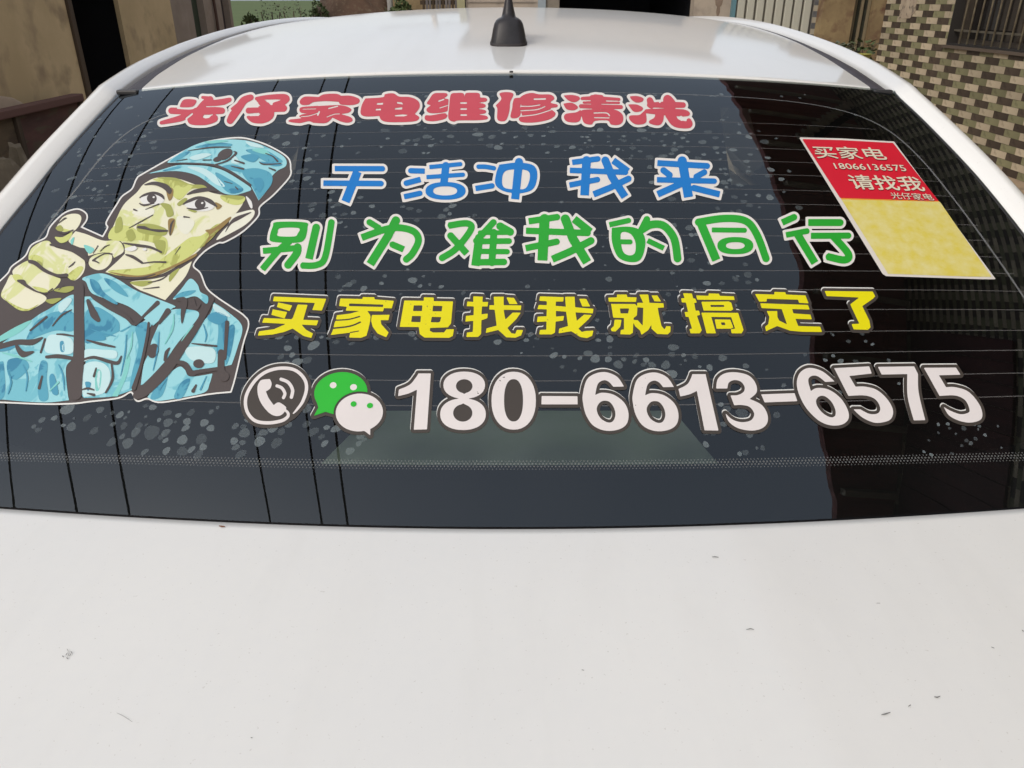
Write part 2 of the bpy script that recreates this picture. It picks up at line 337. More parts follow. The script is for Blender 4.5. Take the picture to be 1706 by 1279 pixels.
# broken stone in front of the fence
M_stone = noisy('grey_stone', (.20, .165, .115), (.13, .105, .075), scale=4, rough=.9, bump=.6, c3=(.24, .2, .15), scale2=12)
def rock(px, py, X, s, label, seed):
    d = ray([(px, py)])[0]; p = C0 + d * (X / d[0]); r = np.random.default_rng(seed)
    V = []; n = 9; lv = 5
    for i in range(lv):
        t = i / (lv - 1); rad = (1 - t * .75) * (1 if i else 1.05)
        for j in range(n):
            a = 2 * math.pi * j / n; q = rad * (1 + .18 * r.normal())
            V.append((X + s[0] * q * math.cos(a), p[1] + s[1] * q * math.sin(a), t * p[2] * (1 + .03 * r.normal())))
    V.append((X, p[1], p[2])); mm = MB(); Fc = []
    for i in range(lv - 1):
        for j in range(n): Fc.append((i * n + j, i * n + (j + 1) % n, (i + 1) * n + (j + 1) % n, (i + 1) * n + j))
    for j in range(n): Fc.append(((lv - 1) * n + j, (lv - 1) * n + (j + 1) % n, lv * n))
    mm.add(V, Fc); return tag(mm.build('stone', M_stone), label, 'stone')
rock(24, 240, XF + .45, (.13, .2), 'upright pale stone in front of the brown board fence', 3)
rock(3, 262, XF + .55, (.2, .25), 'squat dark stone at the left edge, beside the upright pale stone', 5)

# ================================================================== FAR END: yard wall, gates
YB = 12.5
def xb(px, Y=YB, py=10): d = ray([(px, py)])[0]; return d[0] / d[1] * Y
M_beige = noisy('beige_render', (.50, .43, .35), (.42, .36, .30), scale=1.5, rough=.9, bump=.15, c3=(.36, .31, .26), scale2=6)
M_brick = noisy('yellow_brick', (.33, .25, .14), (.24, .18, .10), scale=6, rough=.9, bump=.4)
# hall with open dark entrance
hb = empty('beige_hall', (xb(1050), YB, 0)); tag(hb, 'beige rendered building with a wide black open entrance, behind the antenna', 'building')
m = MB()
x0, x1, x2, x3 = xb(776), xb(932), xb(1156), xb(1222)
m.box(x0, x1 - .0, YB, YB + .25, 0, 4.2); m.box(x2, x3, YB, YB + .25, 0, 4.2); m.box(x1, x2, YB, YB + .25, 2.9, 4.2)
m.box(x0, x0 + .25, YB + .25, YB + 6, 0, 4.2); m.box(x3 - .25, x3, YB + .25, YB + 6, 0, 4.2); m.box(x0, x3, YB + 6, YB + 6.2, 0, 4.2); m.box(x0 - .2, x3 + .2, YB - .2, YB + 6.4, 4.2, 4.35)
m.build('wall', M_beige, hb)
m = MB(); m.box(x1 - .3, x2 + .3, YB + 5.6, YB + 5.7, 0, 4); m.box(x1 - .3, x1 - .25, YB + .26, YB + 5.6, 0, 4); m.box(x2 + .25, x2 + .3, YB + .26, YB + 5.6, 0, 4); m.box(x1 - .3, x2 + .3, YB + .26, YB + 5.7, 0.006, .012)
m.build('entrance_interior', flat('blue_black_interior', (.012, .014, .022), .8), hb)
m = MB(); m.box(xb(896), xb(909), YB - .06, YB - .002, 0, 3.2); m.build('door_post', flat('blue_grey_steel', (.32, .38, .42), .5), hb)
m = MB(); m.box(xb(909), xb(931), YB - .03, YB - .002, 0, 3.0); m.build('side_panel', noisy('grey_brown_panel', (.30, .26, .21), (.2, .18, .15), scale=3), hb)
m = MB(); m.box(xb(762), x0 - .01, YB - .05, YB + .2, 0, 3.2); m.build('corner_post', noisy('yellow_green_render', (.42, .40, .24), (.35, .33, .2), scale=3), hb)
for k in range(5):
    m = MB(); zz = 1.05 + k * .16; m.box(x0 + .02, xb(894), YB - .012, YB - .002, zz, zz + .012); m.build('render_groove', flat('groove_grey%d' % k if 0 else 'groove_grey', (.32, .28, .24), .9), hb)
M_stain = noisy('damp_stain', (.22, .16, .12), (.3, .23, .18), scale=9, rough=.9)
# soot mark on the wall right of the entrance
V = []; n = 14
for j in range(n):
    a = 2 * math.pi * j / n; q = 1 + .35 * math.sin(3 * a) + .15 * math.sin(5 * a); V.append((xb(1197) + .045 * q * math.cos(a), YB - .004, 1.5 + .12 * q * math.sin(a)))
mesh_obj('damp_stain', V, [tuple(range(n))], M_stain, hb)
# corrugated pale gate
gt = empty('slatted_gate', (xb(1290), YB - .3, 0)); tag(gt, 'pale ribbed metal gate right of the black entrance, above the roof corner', 'gate')
YG = YB - .3; gx0, gx1 = xb(1226, YG), xb(1352, YG)
M_rib = flat('pale_grey_green_metal', (.50, .50, .43), .5)
m = MB(); m.box(gx0, gx1, YG, YG + .03, .1, 3.0); m.build('backing_sheet', flat('dark_grey_metal', (.20, .19, .16), .6), gt)  # darker grey sheet showing between the pale slats
n = 8; p = (gx1 - gx0) / n
for k in range(n): box_obj('gate_slat', (gx0 + k * p + p * .12, gx0 + k * p + p * .9, YG - .045, YG - .002, .1, 3.0), M_rib, gt, .012)
m = MB(); m.box(gx0 - .06, gx0 - .01, YG - .05, YG + .05, 0, 3.1); m.build('blue_edge_strip', flat('faded_blue', (.12, .25, .30), .6), gt)
# pier with grey tiles right of gate
pr = empty('tiled_pier', (xb(1366, YG), YG, 0)); tag(pr, 'narrow grey and cream tiled pier between the ribbed gate and the tan doorway', 'pier')
px0, px1 = gx1 + .03, xb(1380, YG)
m = MB(); m.box(px0, px1, YG, YG + .4, 0, 3.3); m.build('core', flat('pier_grout', (.28, .27, .25), .9), pr)
M_tg = noisy('grey_tile', (.18, .18, .18), (.11, .11, .12), scale=12, rough=.5, bump=.1); M_tc = noisy('cream_tile', (.50, .44, .34), (.40, .36, .28), scale=6, rough=.4, bump=.05)
for r in range(34):
    z = .75 + r * .075
    for c in range(2):
        off = (px1 - px0) / 2 * c
        box_obj('tile', (px0 + off + .003, px0 + off + (px1 - px0) / 2 - .003, YG - .006, YG - .0005, z, z + .07), M_tc if (r + c) % 2 else M_tg, pr)
# tan doorway recess right of the pier, with plants
YD = 11.3
rc = empty('tan_porch', (xb(1420, YD), YD, 0)); tag(rc, 'tan stained wall with a dark doorway between the ribbed gate and tiled house', 'porch')
m = MB(); a0, a1, a2, a3 = xb(1372, YD), xb(1424, YD), xb(1456, YD), xb(1500, YD)
m.box(a0, a1, YD, YD + .2, 0, 3.3); m.box(a2, a3, YD, YD + .2, 0, 3.3); m.box(a1, a2, YD, YD + .2, 2.4, 3.3); m.build('wall', noisy('tan_brown_render', (.34, .26, .14), (.20, .14, .08), scale=2.2, rough=.9, bump=.3, c3=(.16, .09, .06), scale2=6), rc)
m = MB(); m.box(a1, a2, YD + .12, YD + .16, 0, 2.4); m.build('door', noisy('dark_green_door', (.05, .055, .04), (.03, .03, .025), scale=5), rc)
for k in range(3):
    box_obj('door_mullion', (a1 + (a2 - a1) * (.12 + .36 * k), a1 + (a2 - a1) * (.12 + .36 * k) + .035, YD + .085, YD + .118, .05, 2.35), flat('tan_frame', (.23, .19, .12), .7) if k == 0 else bpy.data.materials['tan_frame'], rc, .004)
# masonry trough with plants
tr_ = empty('planting_trough', (xb(1420, 9.6), 9.6, 0)); tag(tr_, 'dark masonry trough in front of the tan doorway, full of straggly plants', 'planter')
t0, t1 = xb(1362, 9.6, 60), 3.50
m = MB(); m.box(t0, t1, 9.2, 9.3, 0, .93); m.box(t0, t1, 9.9, 10.0, 0, .93); m.box(t0, t0 + .1, 9.3, 9.9, 0, .93); m.box(t1 - .1, t1, 9.3, 9.9, 0, .93); m.build('trough', noisy('black_brown_masonry', (.05, .042, .035), (.028, .024, .022), scale=5, rough=.9, bump=.5), tr_)
m = MB(); m.box(t0 + .1, t1 - .1, 9.3, 9.9, 0, .86); m.build('soil', M_dirt, tr_)
def plant(cx, cy, cz, h, n, mat, label):
    root = empty('potted_plant', (cx, cy, cz)); tag(root, label, 'plant'); V = []; Fc = []
    for k in range(n):
        a = rng.uniform(0, 6.28); z = rng.uniform(.05, 1) * h; r = rng.uniform(.02, .2); l = rng.uniform(.05, .11)
        p = np.array([cx + r * math.cos(a), cy + r * math.sin(a), cz + z]); d = np.array([math.cos(a), math.sin(a), rng.uniform(-.6, .6)]) * l; s = np.array([-math.sin(a), math.cos(a), 0]) * l * .35
        b = len(V); V += [p, p + d * .5 + s, p + d, p + d * .5 - s]; Fc.append((b, b + 1, b + 2, b + 3))
    mesh_obj('leaves', V, Fc, mat, root); mm = MB()
    for k in range(5):
        a = k * 1.3; mm.tube([(cx, cy, cz - .05), (cx + .08 * math.cos(a), cy + .08 * math.sin(a), cz + h * .6), (cx + .15 * math.cos(a), cy + .15 * math.sin(a), cz + h)], [.008, .006, .003], 5)
    mm.build('stems', M_bark, root)
plant(xb(1386, 9.5, 50), 9.55, .88, .22, 120, M_leaf, 'straggly dark green plant in the trough, below the tan wall')
plant(xb(1408, 9.5, 50), 9.6, .88, .26, 150, M_leaf2, 'dull olive plant in the middle of the masonry trough')
plant(xb(1452, 9.5, 50), 9.62, .88, .25, 110, M_leaf, 'dark plant in the trough nearest the checkered tiled wall')
# yellow-green basin on the trough
bs_ = MB(); bc = C0 + ray([(1432, 66)])[0] * (9.25 / ray([(1432, 66)])[0][1]); rs = []
for (r, z) in [(.10, 0), (.13, .05), (.155, .10), (.165, .105), (.15, .10), (.12, .04), (.01, .03)]:
    rs.append([(bc[0] + r * math.cos(2 * math.pi * k / 20), 9.25 + r * .9 * math.sin(2 * math.pi * k / 20), .932 + z) for k in range(20)])
bs_.grid(rs, closed=True); tag(bs_.build('basin', flat('yellow_green_plastic', (.36, .34, .07), .45), None, True), 'yellow-green plastic basin on the edge of the masonry trough', 'basin')

# low yard fence and buildings between bank and hall
yfz = empty('picket_fence', (xb(705), YB + .8, 0)); tag(yfz, 'grey picket fence between the brown bank and the beige building', 'fence')
Yp = YB + .8
for k in range(11):
    x = xb(706, Yp) + k * (xb(760, Yp) - xb(706, Yp)) / 10.0
    box_obj('picket', (x - .018, x + .018, Yp - .02, Yp, 0, 1.75), M_wood if k % 3 == 0 else bpy.data.materials.get('grey_picket') or noisy('grey_picket', (.20, .18, .18), (.14, .13, .13), scale=6), yfz, .004)
m = MB(); m.box(xb(700, Yp), xb(764, Yp), Yp + .002, Yp + .03, 1.0, 1.06); m.box(xb(700, Yp), xb(764, Yp), Yp + .002, Yp + .03, 1.5, 1.56); m.build('rail', M_wood, yfz)
sh = empty('brick_shed', (xb(690, 15), 15, 0)); tag(sh, 'small yellowish brick shed behind the picket fence', 'shed')
m = MB(); m.box(xb(650, 15), xb(770, 15), 15, 17, 0, 2.6); m.build('wall', M_brick, sh)
m = MB(); m.box(xb(645, 15), xb(775, 15), 14.85, 17.2, 2.6, 2.72); m.build('roof', M_wood, sh)
m = MB(); m.tube([(xb(650, 13.6), 13.6, 0), (xb(650, 13.6), 13.6, 2.6)], .045, 10); tag(m.build('white_post', flat('chalky_grey', (.42, .41, .38), .7)), 'pale round post at the right end of the brown bank', 'post')
bush(672, 20, 13.4, .22, 420, M_leaf, 'green bush between the pale post and the picket fence', .05, .8)

# ================================================================== RIGHT: checkered tiled house
XW = 3.55; TL_, TH = .19, .050
yE = 8.25
hsE = empty('tiled_house', (XW, 2.5, .43)); tag(hsE, 'house faced with olive, cream and brown checkered tiles, barred window, right of the car', 'house')
wy1 = 6.97; wy0 = 5.35; wz0 = 1.235; wz1 = 2.65
yS = -4.0; ztop = 6.0
M_grout = noisy('tile_grout', (.24, .22, .17), (.17, .155, .12), scale=8, rough=.95, bump=.2)
m = MB()
m.box(XW, XW + .24, yS, wy0, .43, ztop); m.box(XW, XW + .24, wy1, yE, .43, ztop); m.box(XW, XW + .24, wy0, wy1, .43, wz0); m.box(XW, XW + .24, wy0, wy1, wz1, ztop)
m.box(XW + .24, XW + 5, yE - .24, yE, .43, ztop); m.box(XW + .24, XW + 5, yS, yS + .24, .43, ztop); m.box(XW + 5, XW + 5.2, yS, yE, .43, ztop)
m.build('wall', M_grout, hsE)
def tile_mat(name, a, b):
    m = noisy(name, a, b, scale=5, rough=.45, bump=.12, c3=tuple(np.array(b) * .8), scale2=30)
    t = m.node_tree; bs = t.nodes['Principled BSDF']; oi = t.nodes.new('ShaderNodeObjectInfo'); mr = t.nodes.new('ShaderNodeMapRange'); mr.inputs[3].default_value = .78; mr.inputs[4].default_value = 1.18
    geo = t.nodes.new('ShaderNodeNewGeometry'); ad = t.nodes.new('ShaderNodeMath'); ad.operation = 'ADD'; fr_ = t.nodes.new('ShaderNodeMath'); fr_.operation = 'FRACT'
    t.links.new(oi.outputs['Random'], ad.inputs[0]); t.links.new(geo.outputs['Random Per Island'], ad.inputs[1]); t.links.new(ad.outputs[0], fr_.inputs[0]); t.links.new(fr_.outputs[0], mr.inputs[0])
    h = t.nodes.new('ShaderNodeHueSaturation'); src = bs.inputs['Base Color'].links[0].from_socket; t.links.new(src, h.inputs['Color']); t.links.new(mr.outputs[0], h.inputs['Value']); t.links.new(h.outputs[0], bs.inputs['Base Color']); return m
M_t = [tile_mat('brown_tile', (.085, .062, .045), (.06, .045, .034)), tile_mat('olive_tile', (.235, .225, .125), (.19, .18, .10)), tile_mat('cream_wall_tile', (.52, .44, .31), (.44, .365, .26))]
tiles = []
nrow = int((ztop - .43) / TH)
z_ref, y_ref = 1.402, 7.67
r_ref = round((z_ref - TH / 2 - .43) / TH)
for r in range(nrow):
    z = .43 + r * TH
    par = (r - r_ref) % 2
    # half-tile units: dark at 0, olive at 2, cream at 4 ; odd rows shifted by 3 (towards smaller y)
    kmax = int((yE - yS) / TL_) + 4
    for k in range(-kmax, kmax * 2):
        yc = y_ref - (k + (1.5 if par else 0)) * TL_
        a, b = yc - TL_ / 2 + .0015, yc + TL_ / 2 - .0015
        a = max(a, yS); b = min(b, yE)
        if b - a < .02: continue
        segs = [(a, b)]
        if z + TH > wz0 + .001 and z < wz1 - .001:
            segs = []
            if a < wy0: segs.append((a, min(b, wy0)))
            if b > wy1: segs.append((max(a, wy1), b))
        for (a_, b_) in segs:
            if b_ - a_ < .01: continue
            tiles.append((a_, b_, z, k % 3, b_ - a_ > TL_ - .004))
RAIL = [(1220, 36), (1334, 44), (1391, 56), (1434, 73), (1491, 114), (1533, 148), (1583, 195), (1644, 258), (1706, 324)]
def vis(px, py):
    if px < 1380 or px > 1712 or py < -8: return False
    return py < np.interp(px, [p[0] for p in RAIL], [p[1] for p in RAIL]) + 8
full = []; rest = []
for t in tiles:
    q = proj((XW, (t[0] + t[1]) / 2, t[2] + TH / 2))[0]
    if t[4] and vis(q[0], q[1]) : full.append((-1 / q[2], t))
    else: rest.append(t)
full.sort(key=lambda a: a[0]); rest += [t for _, t in full[300:]]; full = [t for _, t in full[:300]]
tm = []
for c in range(3):
    me = bpy.data.meshes.new('tile'); L_ = TL_ - .003; H_ = TH - .0022
    mm = MB(); mm.box(-.0045, .0, -L_ / 2, L_ / 2, 0, H_); me.from_pydata(mm.V, [], mm.F); me.materials.append(M_t[c]); tm.append(me)
for t in full:
    o = bpy.data.objects.new('tile', tm[t[3]]); COL.objects.link(o); o.parent = hsE
    o.location = Vector((XW - .0004 - random.random() * .0008, (t[0] + t[1]) / 2, t[2] + .001)) - hsE.location
m = MB()
for t in rest: m.box(XW - .005, XW - .0002, t[0], t[1], t[2] + .001, t[2] + TH - .0012, t[3])
o = m.build('tile_facing', M_t, hsE); o['kind'] = 'stuff'
# window: recess, frame, glass, bars
M_frame = noisy('dark_steel_frame', (.045, .038, .032), (.08, .065, .05), scale=12, rough=.6)
m = MB(); e = .012
for (a, b, c, d) in ((wy0, wy1, wz0, wz0 + e), (wy0, wy1, wz1 - e, wz1), (wy0, wy0 + e, wz0 + e, wz1 - e), (wy1 - e, wy1, wz0 + e, wz1 - e)): m.box(XW - .004, XW + .08, a, b, c, d)
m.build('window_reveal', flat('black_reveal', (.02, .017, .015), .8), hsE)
wn = box_obj('window', (XW + .13, XW + .16, wy0, wy1, wz0, wz1), flat('dim_window_glass', (.018, .016, .015), .08), hsE)
m = MB(); e = .045
m.box(XW + .08, XW + .13, wy0, wy1, wz0, wz0 + e); m.box(XW + .08, XW + .13, wy0, wy1, wz1 - e, wz1); m.box(XW + .08, XW + .13, wy1 - e, wy1, wz0 + e, wz1 - e); m.box(XW + .08, XW + .13, wy0, wy0 + e, wz0 + e, wz1 - e); m.box(XW + .085, XW + .128, (wy0 + wy1) / 2 - .02, (wy0 + wy1) / 2 + .02, wz0 + e, wz1 - e)
m.build('frame', M_frame, wn)
m = MB(); m.box(XW - .03, XW - .002 - .003, wy0 - .03, wy1 + .02, wz0 - .022, wz0 - .001); m.build('sill', flat('rusty_sill', (.10, .075, .055), .8), wn)
# curtain folds seen behind the pane are a darker wood screen
yy = 6.815
M_bar = noisy('grey_tan_bar', (.27, .24, .17), (.16, .13, .09), scale=20, rough=.6)
for k in range(12):
    if yy < wy0 + .04: break
    m = MB(); m.tube([(XW + .02, yy, wz0 - .001), (XW + .02, yy, wz1 - .001)], .0075, 8); m.build('window_bar', M_bar, wn, True); yy -= .117
m = MB(); m.box(XW + .03, XW + .045, wy0 + .01, wy1 - .01, wz0 + .10, wz0 + .115); m.build('cross_bar', flat('dark_cross_bar', (.09, .08, .06), .6), wn)
m = MB(); m.box(XW + .03, XW + .045, wy0 + .01, wy1 - .01, wz1 - .25, wz1 - .235); m.build('cross_bar', bpy.data.materials['dark_cross_bar'], wn)
# cement smear patch on the tiles
pa = hit([(1500, 0)], lambda x, y: 0 * x - 99)  # placeholder ray use
def onwall(px, py, X): d = ray([(px, py)])[0]; return C0 + d * (X / d[0])
V = [onwall(1503, -14, XW - .008), onwall(1529, -14, XW - .008), onwall(1525, 18, XW - .008), onwall(1516, 30, XW - .008), onwall(1506, 31, XW - .008), onwall(1498, 30, XW - .008)]
V2 = [v + np.array([.0015, 0, 0]) for v in V]; n = 6
mesh_obj('cement_patch', V + V2, [tuple(range(n)), tuple(range(2 * n - 1, n - 1, -1))] + [(i, (i + 1) % n, n + (i + 1) % n, n + i)[::-1] for i in range(n)], noisy('smeared_cement', (.46, .38, .28), (.34, .27, .20), scale=9, rough=.9, bump=.2, c3=(.12, .10, .08), scale2=22), hsE)['label'] = 'pale smeared cement patch over the tiles'
# deep wooden eave high above (seen in the glass)
ev = [(2.18, 9.0), (2.24, 4.4), (2.45, 2.2), (2.72, -.15), (3.05, -1.6), (3.35, -4.2), (XW + .1, -4.2), (XW + .1, 9.0)]
ee = []
for (a, b), (c, d) in zip(ev[:-3], ev[1:-2]):
    L = max(int(abs(b - d) / .16), 1)
    for q in range(L): ee.append((a + (c - a) * q / L + (rng.uniform(-.02, .025) if q else 0) - (.06 if rng.uniform() < .08 else 0), b + (d - b) * q / L))
ev = ee + ev[-3:]; z0, z1 = 6.0, 6.1; n = len(ev)
V = [(a, b, z0) for a, b in ev] + [(a, b, z1) for a, b in ev]
M_soffit = noisy('dark_red_soffit', (.42, .16, .15), (.24, .10, .09), scale=3, rough=.7, bump=.3, stretch=(.2, 3, 1))
mesh_obj('eave', V, [tuple(range(n)), tuple(range(2 * n - 1, n - 1, -1))] + [(i, i + n, (i + 1) % n + n, (i + 1) % n) for i in range(n)], M_soffit, hsE)
M_raft = noisy('pale_rafter', (.55, .48, .38), (.38, .32, .25), scale=6)
for k in range(16):
    y = 8.6 - k * .8
    xe = np.interp(-y, [-9, -4.4, -2.2, .15, 1.6, 4.2], [2.18, 2.24, 2.45, 2.72, 3.05, 3.35]) + .06
    box_obj('rafter', (xe, XW - .01, y, y + .07, 5.9, 5.998), M_raft, hsE)
# maroon board shutters upstairs on the tiled wall
for k in range(14):
    y = -2.2 + k * .235; box_obj('shutter_board', (XW - .032 - (.006 if k % 2 else 0), XW - .0055, y + .006, y + .23, 4.55, 5.88), noisy('maroon_board', (.11, .035, .035), (.06, .022, .024), scale=4, rough=.7, bump=.2, stretch=(1, 3, .3)) if k == 0 else bpy.data.materials['maroon_board'], hsE)
# row of pale tile ends under the eave, as the glass mirrors it
def mirror(px, z):
    p = hit([px]); d = ray([px]); d = d / np.linalg.norm(d); e = 1e-4; x, y = p[:, 0], p[:, 1]
    g = np.array([-(glass_z(x + e, y) - glass_z(x - e, y))[0] / (2 * e), -(glass_z(x, y + e) - glass_z(x, y - e))[0] / (2 * e), 1.0]); g /= np.linalg.norm(g)
    r = d[0] - 2 * (d[0] @ g) * g; return p[0] + r * (z - p[0, 2]) / r[2]
pa_, pb_ = mirror((1335, 228), 5.85), mirror((1462, 146), 5.85)
for k in range(20):
    q = pa_ + (pb_ - pa_) * k / 19; box_obj('tile_end', (q[0] - .05, q[0] + .05, q[1] - .07, q[1] + .07, 5.80, 5.86), M_raft, hsE)
q0, q1 = mirror((1345, 240), 5.9), mirror((1470, 158), 5.9)
m = MB(); m.tube([tuple(q0), tuple(q1)], .05, 6); m.build('eave_batten', M_dark, hsE)
# first floor balcony beam and balusters under the eave at the far end
m = MB(); m.box(2.75, XW - .01, 5.7, 8.2, 4.1, 4.22); o = m.build('balcony_slab', M_soffit, hsE)
for k in range(12): box_obj('baluster', (2.78, 2.84, 5.75 + k * .2, 5.81 + k * .2, 4.225, 4.95), M_raft, hsE)
m = MB(); m.box(2.76, 2.86, 5.7, 8.2, 4.955, 5.03); m.build('handrail', M_soffit, hsE)
m = MB(); m.add([(XW - 1.2, 9.2, 6.12), (XW - 1.2 + .9, -4.4, 6.12), (XW + 5.6, -4.4, 6.12), (XW + 5.6, 9.2, 6.12), (XW + 2.6, 9.2, 7.6), (XW + 2.6, -4.4, 7.6)], [(0, 1, 5, 4), (3, 4, 5, 2), (0, 4, 3), (1, 2, 5), (0, 3, 2, 1)]); m.build('roof', bpy.data.materials['grey_tiles'], hsE)

# ================================================================== overhead cables (mirrored in the glass)
M_cable = flat('black_cable', (.01, .01, .012), .6)
cabs = [((-4.88, 5), (-4.91, -1), .012, 'outermost overhead cable on the left, furthest from the car'),
        ((-4.60, 6.5), (-4.17, -1), .013, 'second overhead cable from the left, thick and slightly slack'),
        ((-3.88, 6.2), (-3.60, -1), .013, 'third overhead cable from the left, thick'),
        ((-2.50, 5.8), (-2.20, -1), .010, 'fourth overhead cable from the left'),
        ((-1.96, 5.7), (-1.71, -1), .010, 'overhead cable next to the innermost, one pair over the car'),
        ((-1.69, 5.6), (-1.47, -1), .011, 'innermost overhead cable, nearest above the car')]
for (a, b, r, lb) in cabs:
    sx = (a[0] - b[0]) / (a[1] - b[1]); f = lambda y: a[0] + sx * (y - a[1])
    pts = [(f(y) + .02 * math.sin(y * .7 + a[0]), y, 6.0 + .0006 * (y - 2)**2) for y in np.linspace(-22, 34, 70)]
    m = MB(); m.tube(pts, r, 6); tag(m.build('overhead_cable', M_cable, None, True), lb, 'cable', 'overhead cables left of the car')
for (y, zt) in ((-22, 6.9), (34, 7.2)):
    pt = empty('utility_pole', (-3.2, y, 0)); tag(pt, 'concrete utility pole with a crossarm %s' % ('behind the camera' if y < 0 else 'far ahead of the car'), 'pole')
    m = MB(); m.tube([(-3.2, y, 0), (-3.2, y, zt)], [.16, .10], 12); m.build('pole', M_beige, pt, True)
    m = MB(); zc = 6.0 + .0006 * (y - 2)**2; m.box(-5.6, -.4, y - .05, y + .05, zc - .12, zc - .01); m.build('crossarm', M_wood, pt)

# ================================================================== THE CAR
car = empty('parked_car', (0, 2.2, 0)); tag(car, 'white sedan seen from behind, its dark rear window covered in coloured stickers', 'car')
M_glass = glass_mat()
M_black = flat('black_plastic', (.022, .021, .022), .45)
M_trim = noisy('grey_roof_trim', (.062, .054, .062), (.045, .04, .046), scale=30, rough=.5, bump=.05, spec=.2)
M_dkglass = flat('dark_side_glass', (.01, .01, .012), .03)
M_cabin = flat('cabin_black', (.006, .006, .007), .9, spec=.1)
def gx_e(y, s):
    if s < 0: return np.interp(y, [.60, .80, .917, .976, 1.032, 1.10, 1.165, 1.3], [.665, .630, .607, .592, .581, .567, .555, .54])
    return np.interp(y, [.60, .80, .907, 1.004, 1.077, 1.165, 1.3], [.665, .632, .606, .583, .563, .541, .53])
# glass
nx, ny = 140, 90; P = np.zeros((nx, ny, 3))
for j in range(ny):
    v = j / (ny - 1)
    for i in range(nx):
        u = i / (nx - 1) * 2 - 1
        x = u * .6
        for _ in range(4):
            y = glass_yb(x) + (glass_yt(x) - glass_yb(x)) * v
            e = gx_e(y, -1) if u < 0 else gx_e(y, 1)
            x = u * (e + .004)
        P[i, j] = (x, y, glass_z(x, y))
m = MB(); m.grid(P, flip=True); gl = m.build('rear_window', M_glass, car, True)
# frit band (black ceramic border) 2.5 mm under the glass
def inner_pt(t):
    # rounded rectangle in (u,v), t in 0..1
    a = 2 * math.pi * t; c, s = math.cos(a), math.sin(a); n = 7.0
    r = (abs(c)**n + abs(s)**n) ** (-1 / n); u, v = c * r, s * r
    return u, v
def frit_edge(u, v, ins=1.0):
    # u,v in -1..1 -> plan point on inner border
    x = u * .55
    for _ in range(4):
        yb = .634 + .10 * x * x; yt = 1.120 + .05 * x * x
        y = (yb + yt) / 2 + v * (yt - yb) / 2
        e = gx_e(y, -1 if u < 0 else 1) - .055
        x = u * e
    return x, y
NB = 240; ring = []
for k in range(NB):
    t = k / NB; u, v = inner_pt(t); xi, yi = frit_edge(u, v)
    q = max(abs(math.cos(2 * math.pi * t)), abs(math.sin(2 * math.pi * t))); uo, vo = math.cos(2 * math.pi * t) / q, math.sin(2 * math.pi * t) / q
    x = uo * .6
    for _ in range(4):
        y = glass_yb(x) + (glass_yt(x) - glass_yb(x)) * (vo + 1) / 2; x = uo * (gx_e(y, -1 if uo < 0 else 1) + .002)
    ring.append([(xi + (x - xi) * f, yi + (y - yi) * f, 0) for f in (0, .33, .66, 1)])
R_ = np.array(ring); R_[..., 2] = glass_z(R_[..., 0], R_[..., 1]) - .0025
m = MB(); m.grid(np.concatenate([R_, R_[:1]], 0)); m.build('frit_band', flat('black_ceramic', (.008, .008, .009), .6, spec=.1), gl, True)
# pale line of the border film
m = MB(); L1 = []; L2 = []
M_line = film_mat('pale_border_line', (.34, .35, .35), .35); M_heat = film_mat('heater_wire', (.34, .33, .32), .24)
for k in range(NB + 1):
    u, v = inner_pt((k % NB) / NB)
    if v < -.55 and L1:
        if L1: m.grid([L1, L2]); L1 = []; L2 = []
        continue
    if v < -.55: continue
    x, y = frit_edge(u * .997, v * .997); x2, y2 = frit_edge(u * .992, v * .992)
    L1.append((x, y, glass_z(x, y) + .0002)); L2.append((x2, y2, glass_z(x2, y2) + .0002))
if L1: m.grid([L1, L2])
m.build('border_line', M_line, gl)
# heater wires
yh = [1.057, 1.032, 1.006, .982, .959, .934, .912, .889, .866, .843, .821, .798, .775, .751, .729, .705, .682]
for i, y0 in enumerate(yh):
    t = (y0 - .6) / .55; c = .125 - .07 * t; hw = .00032 + .0001 * (1 - t)
    A = []; B = []
    e0 = min(gx_e(y0, -1), gx_e(y0, 1)) - .062
    if y0 > 1.05: e0 -= .03
    for x in np.linspace(-gx_e(y0, -1) + (.058 if y0 < 1.04 else .09), gx_e(y0, 1) - (.058 if y0 < 1.04 else .09), 70):
        y = y0 + c * x * x; A.append((x, y - hw, glass_z(x, y - hw) + .00015)); B.append((x, y + hw, glass_z(x, y + hw) + .00015))
    m = MB(); m.grid([A, B]); m.build('heater_wire', M_heat, gl)
# dotted band above the lower border
m = MB(); pitch = .0034
for r in range(4):
    y0 = .6290 + r * .0021; rad = (.0006, .0009, .0010, .0007)[r]
    x = -.62 + (pitch / 2 if r % 2 else 0)
    while x < .62:
        y = y0 + .10 * x * x; z = glass_z(x, y) + .00015
        V = [(x + rad * math.cos(a), y + rad * .9 * math.sin(a), glass_z(x + rad * math.cos(a), y + rad * .9 * math.sin(a)) + .00015) for a in np.linspace(0, 2 * math.pi, 7)[:-1]]
        m.add(V, [tuple(range(6))]); x += pitch
o = m.build('dot_band', film_mat('dot_grey', (.42, .43, .42), .24), gl); o['kind'] = 'stuff'
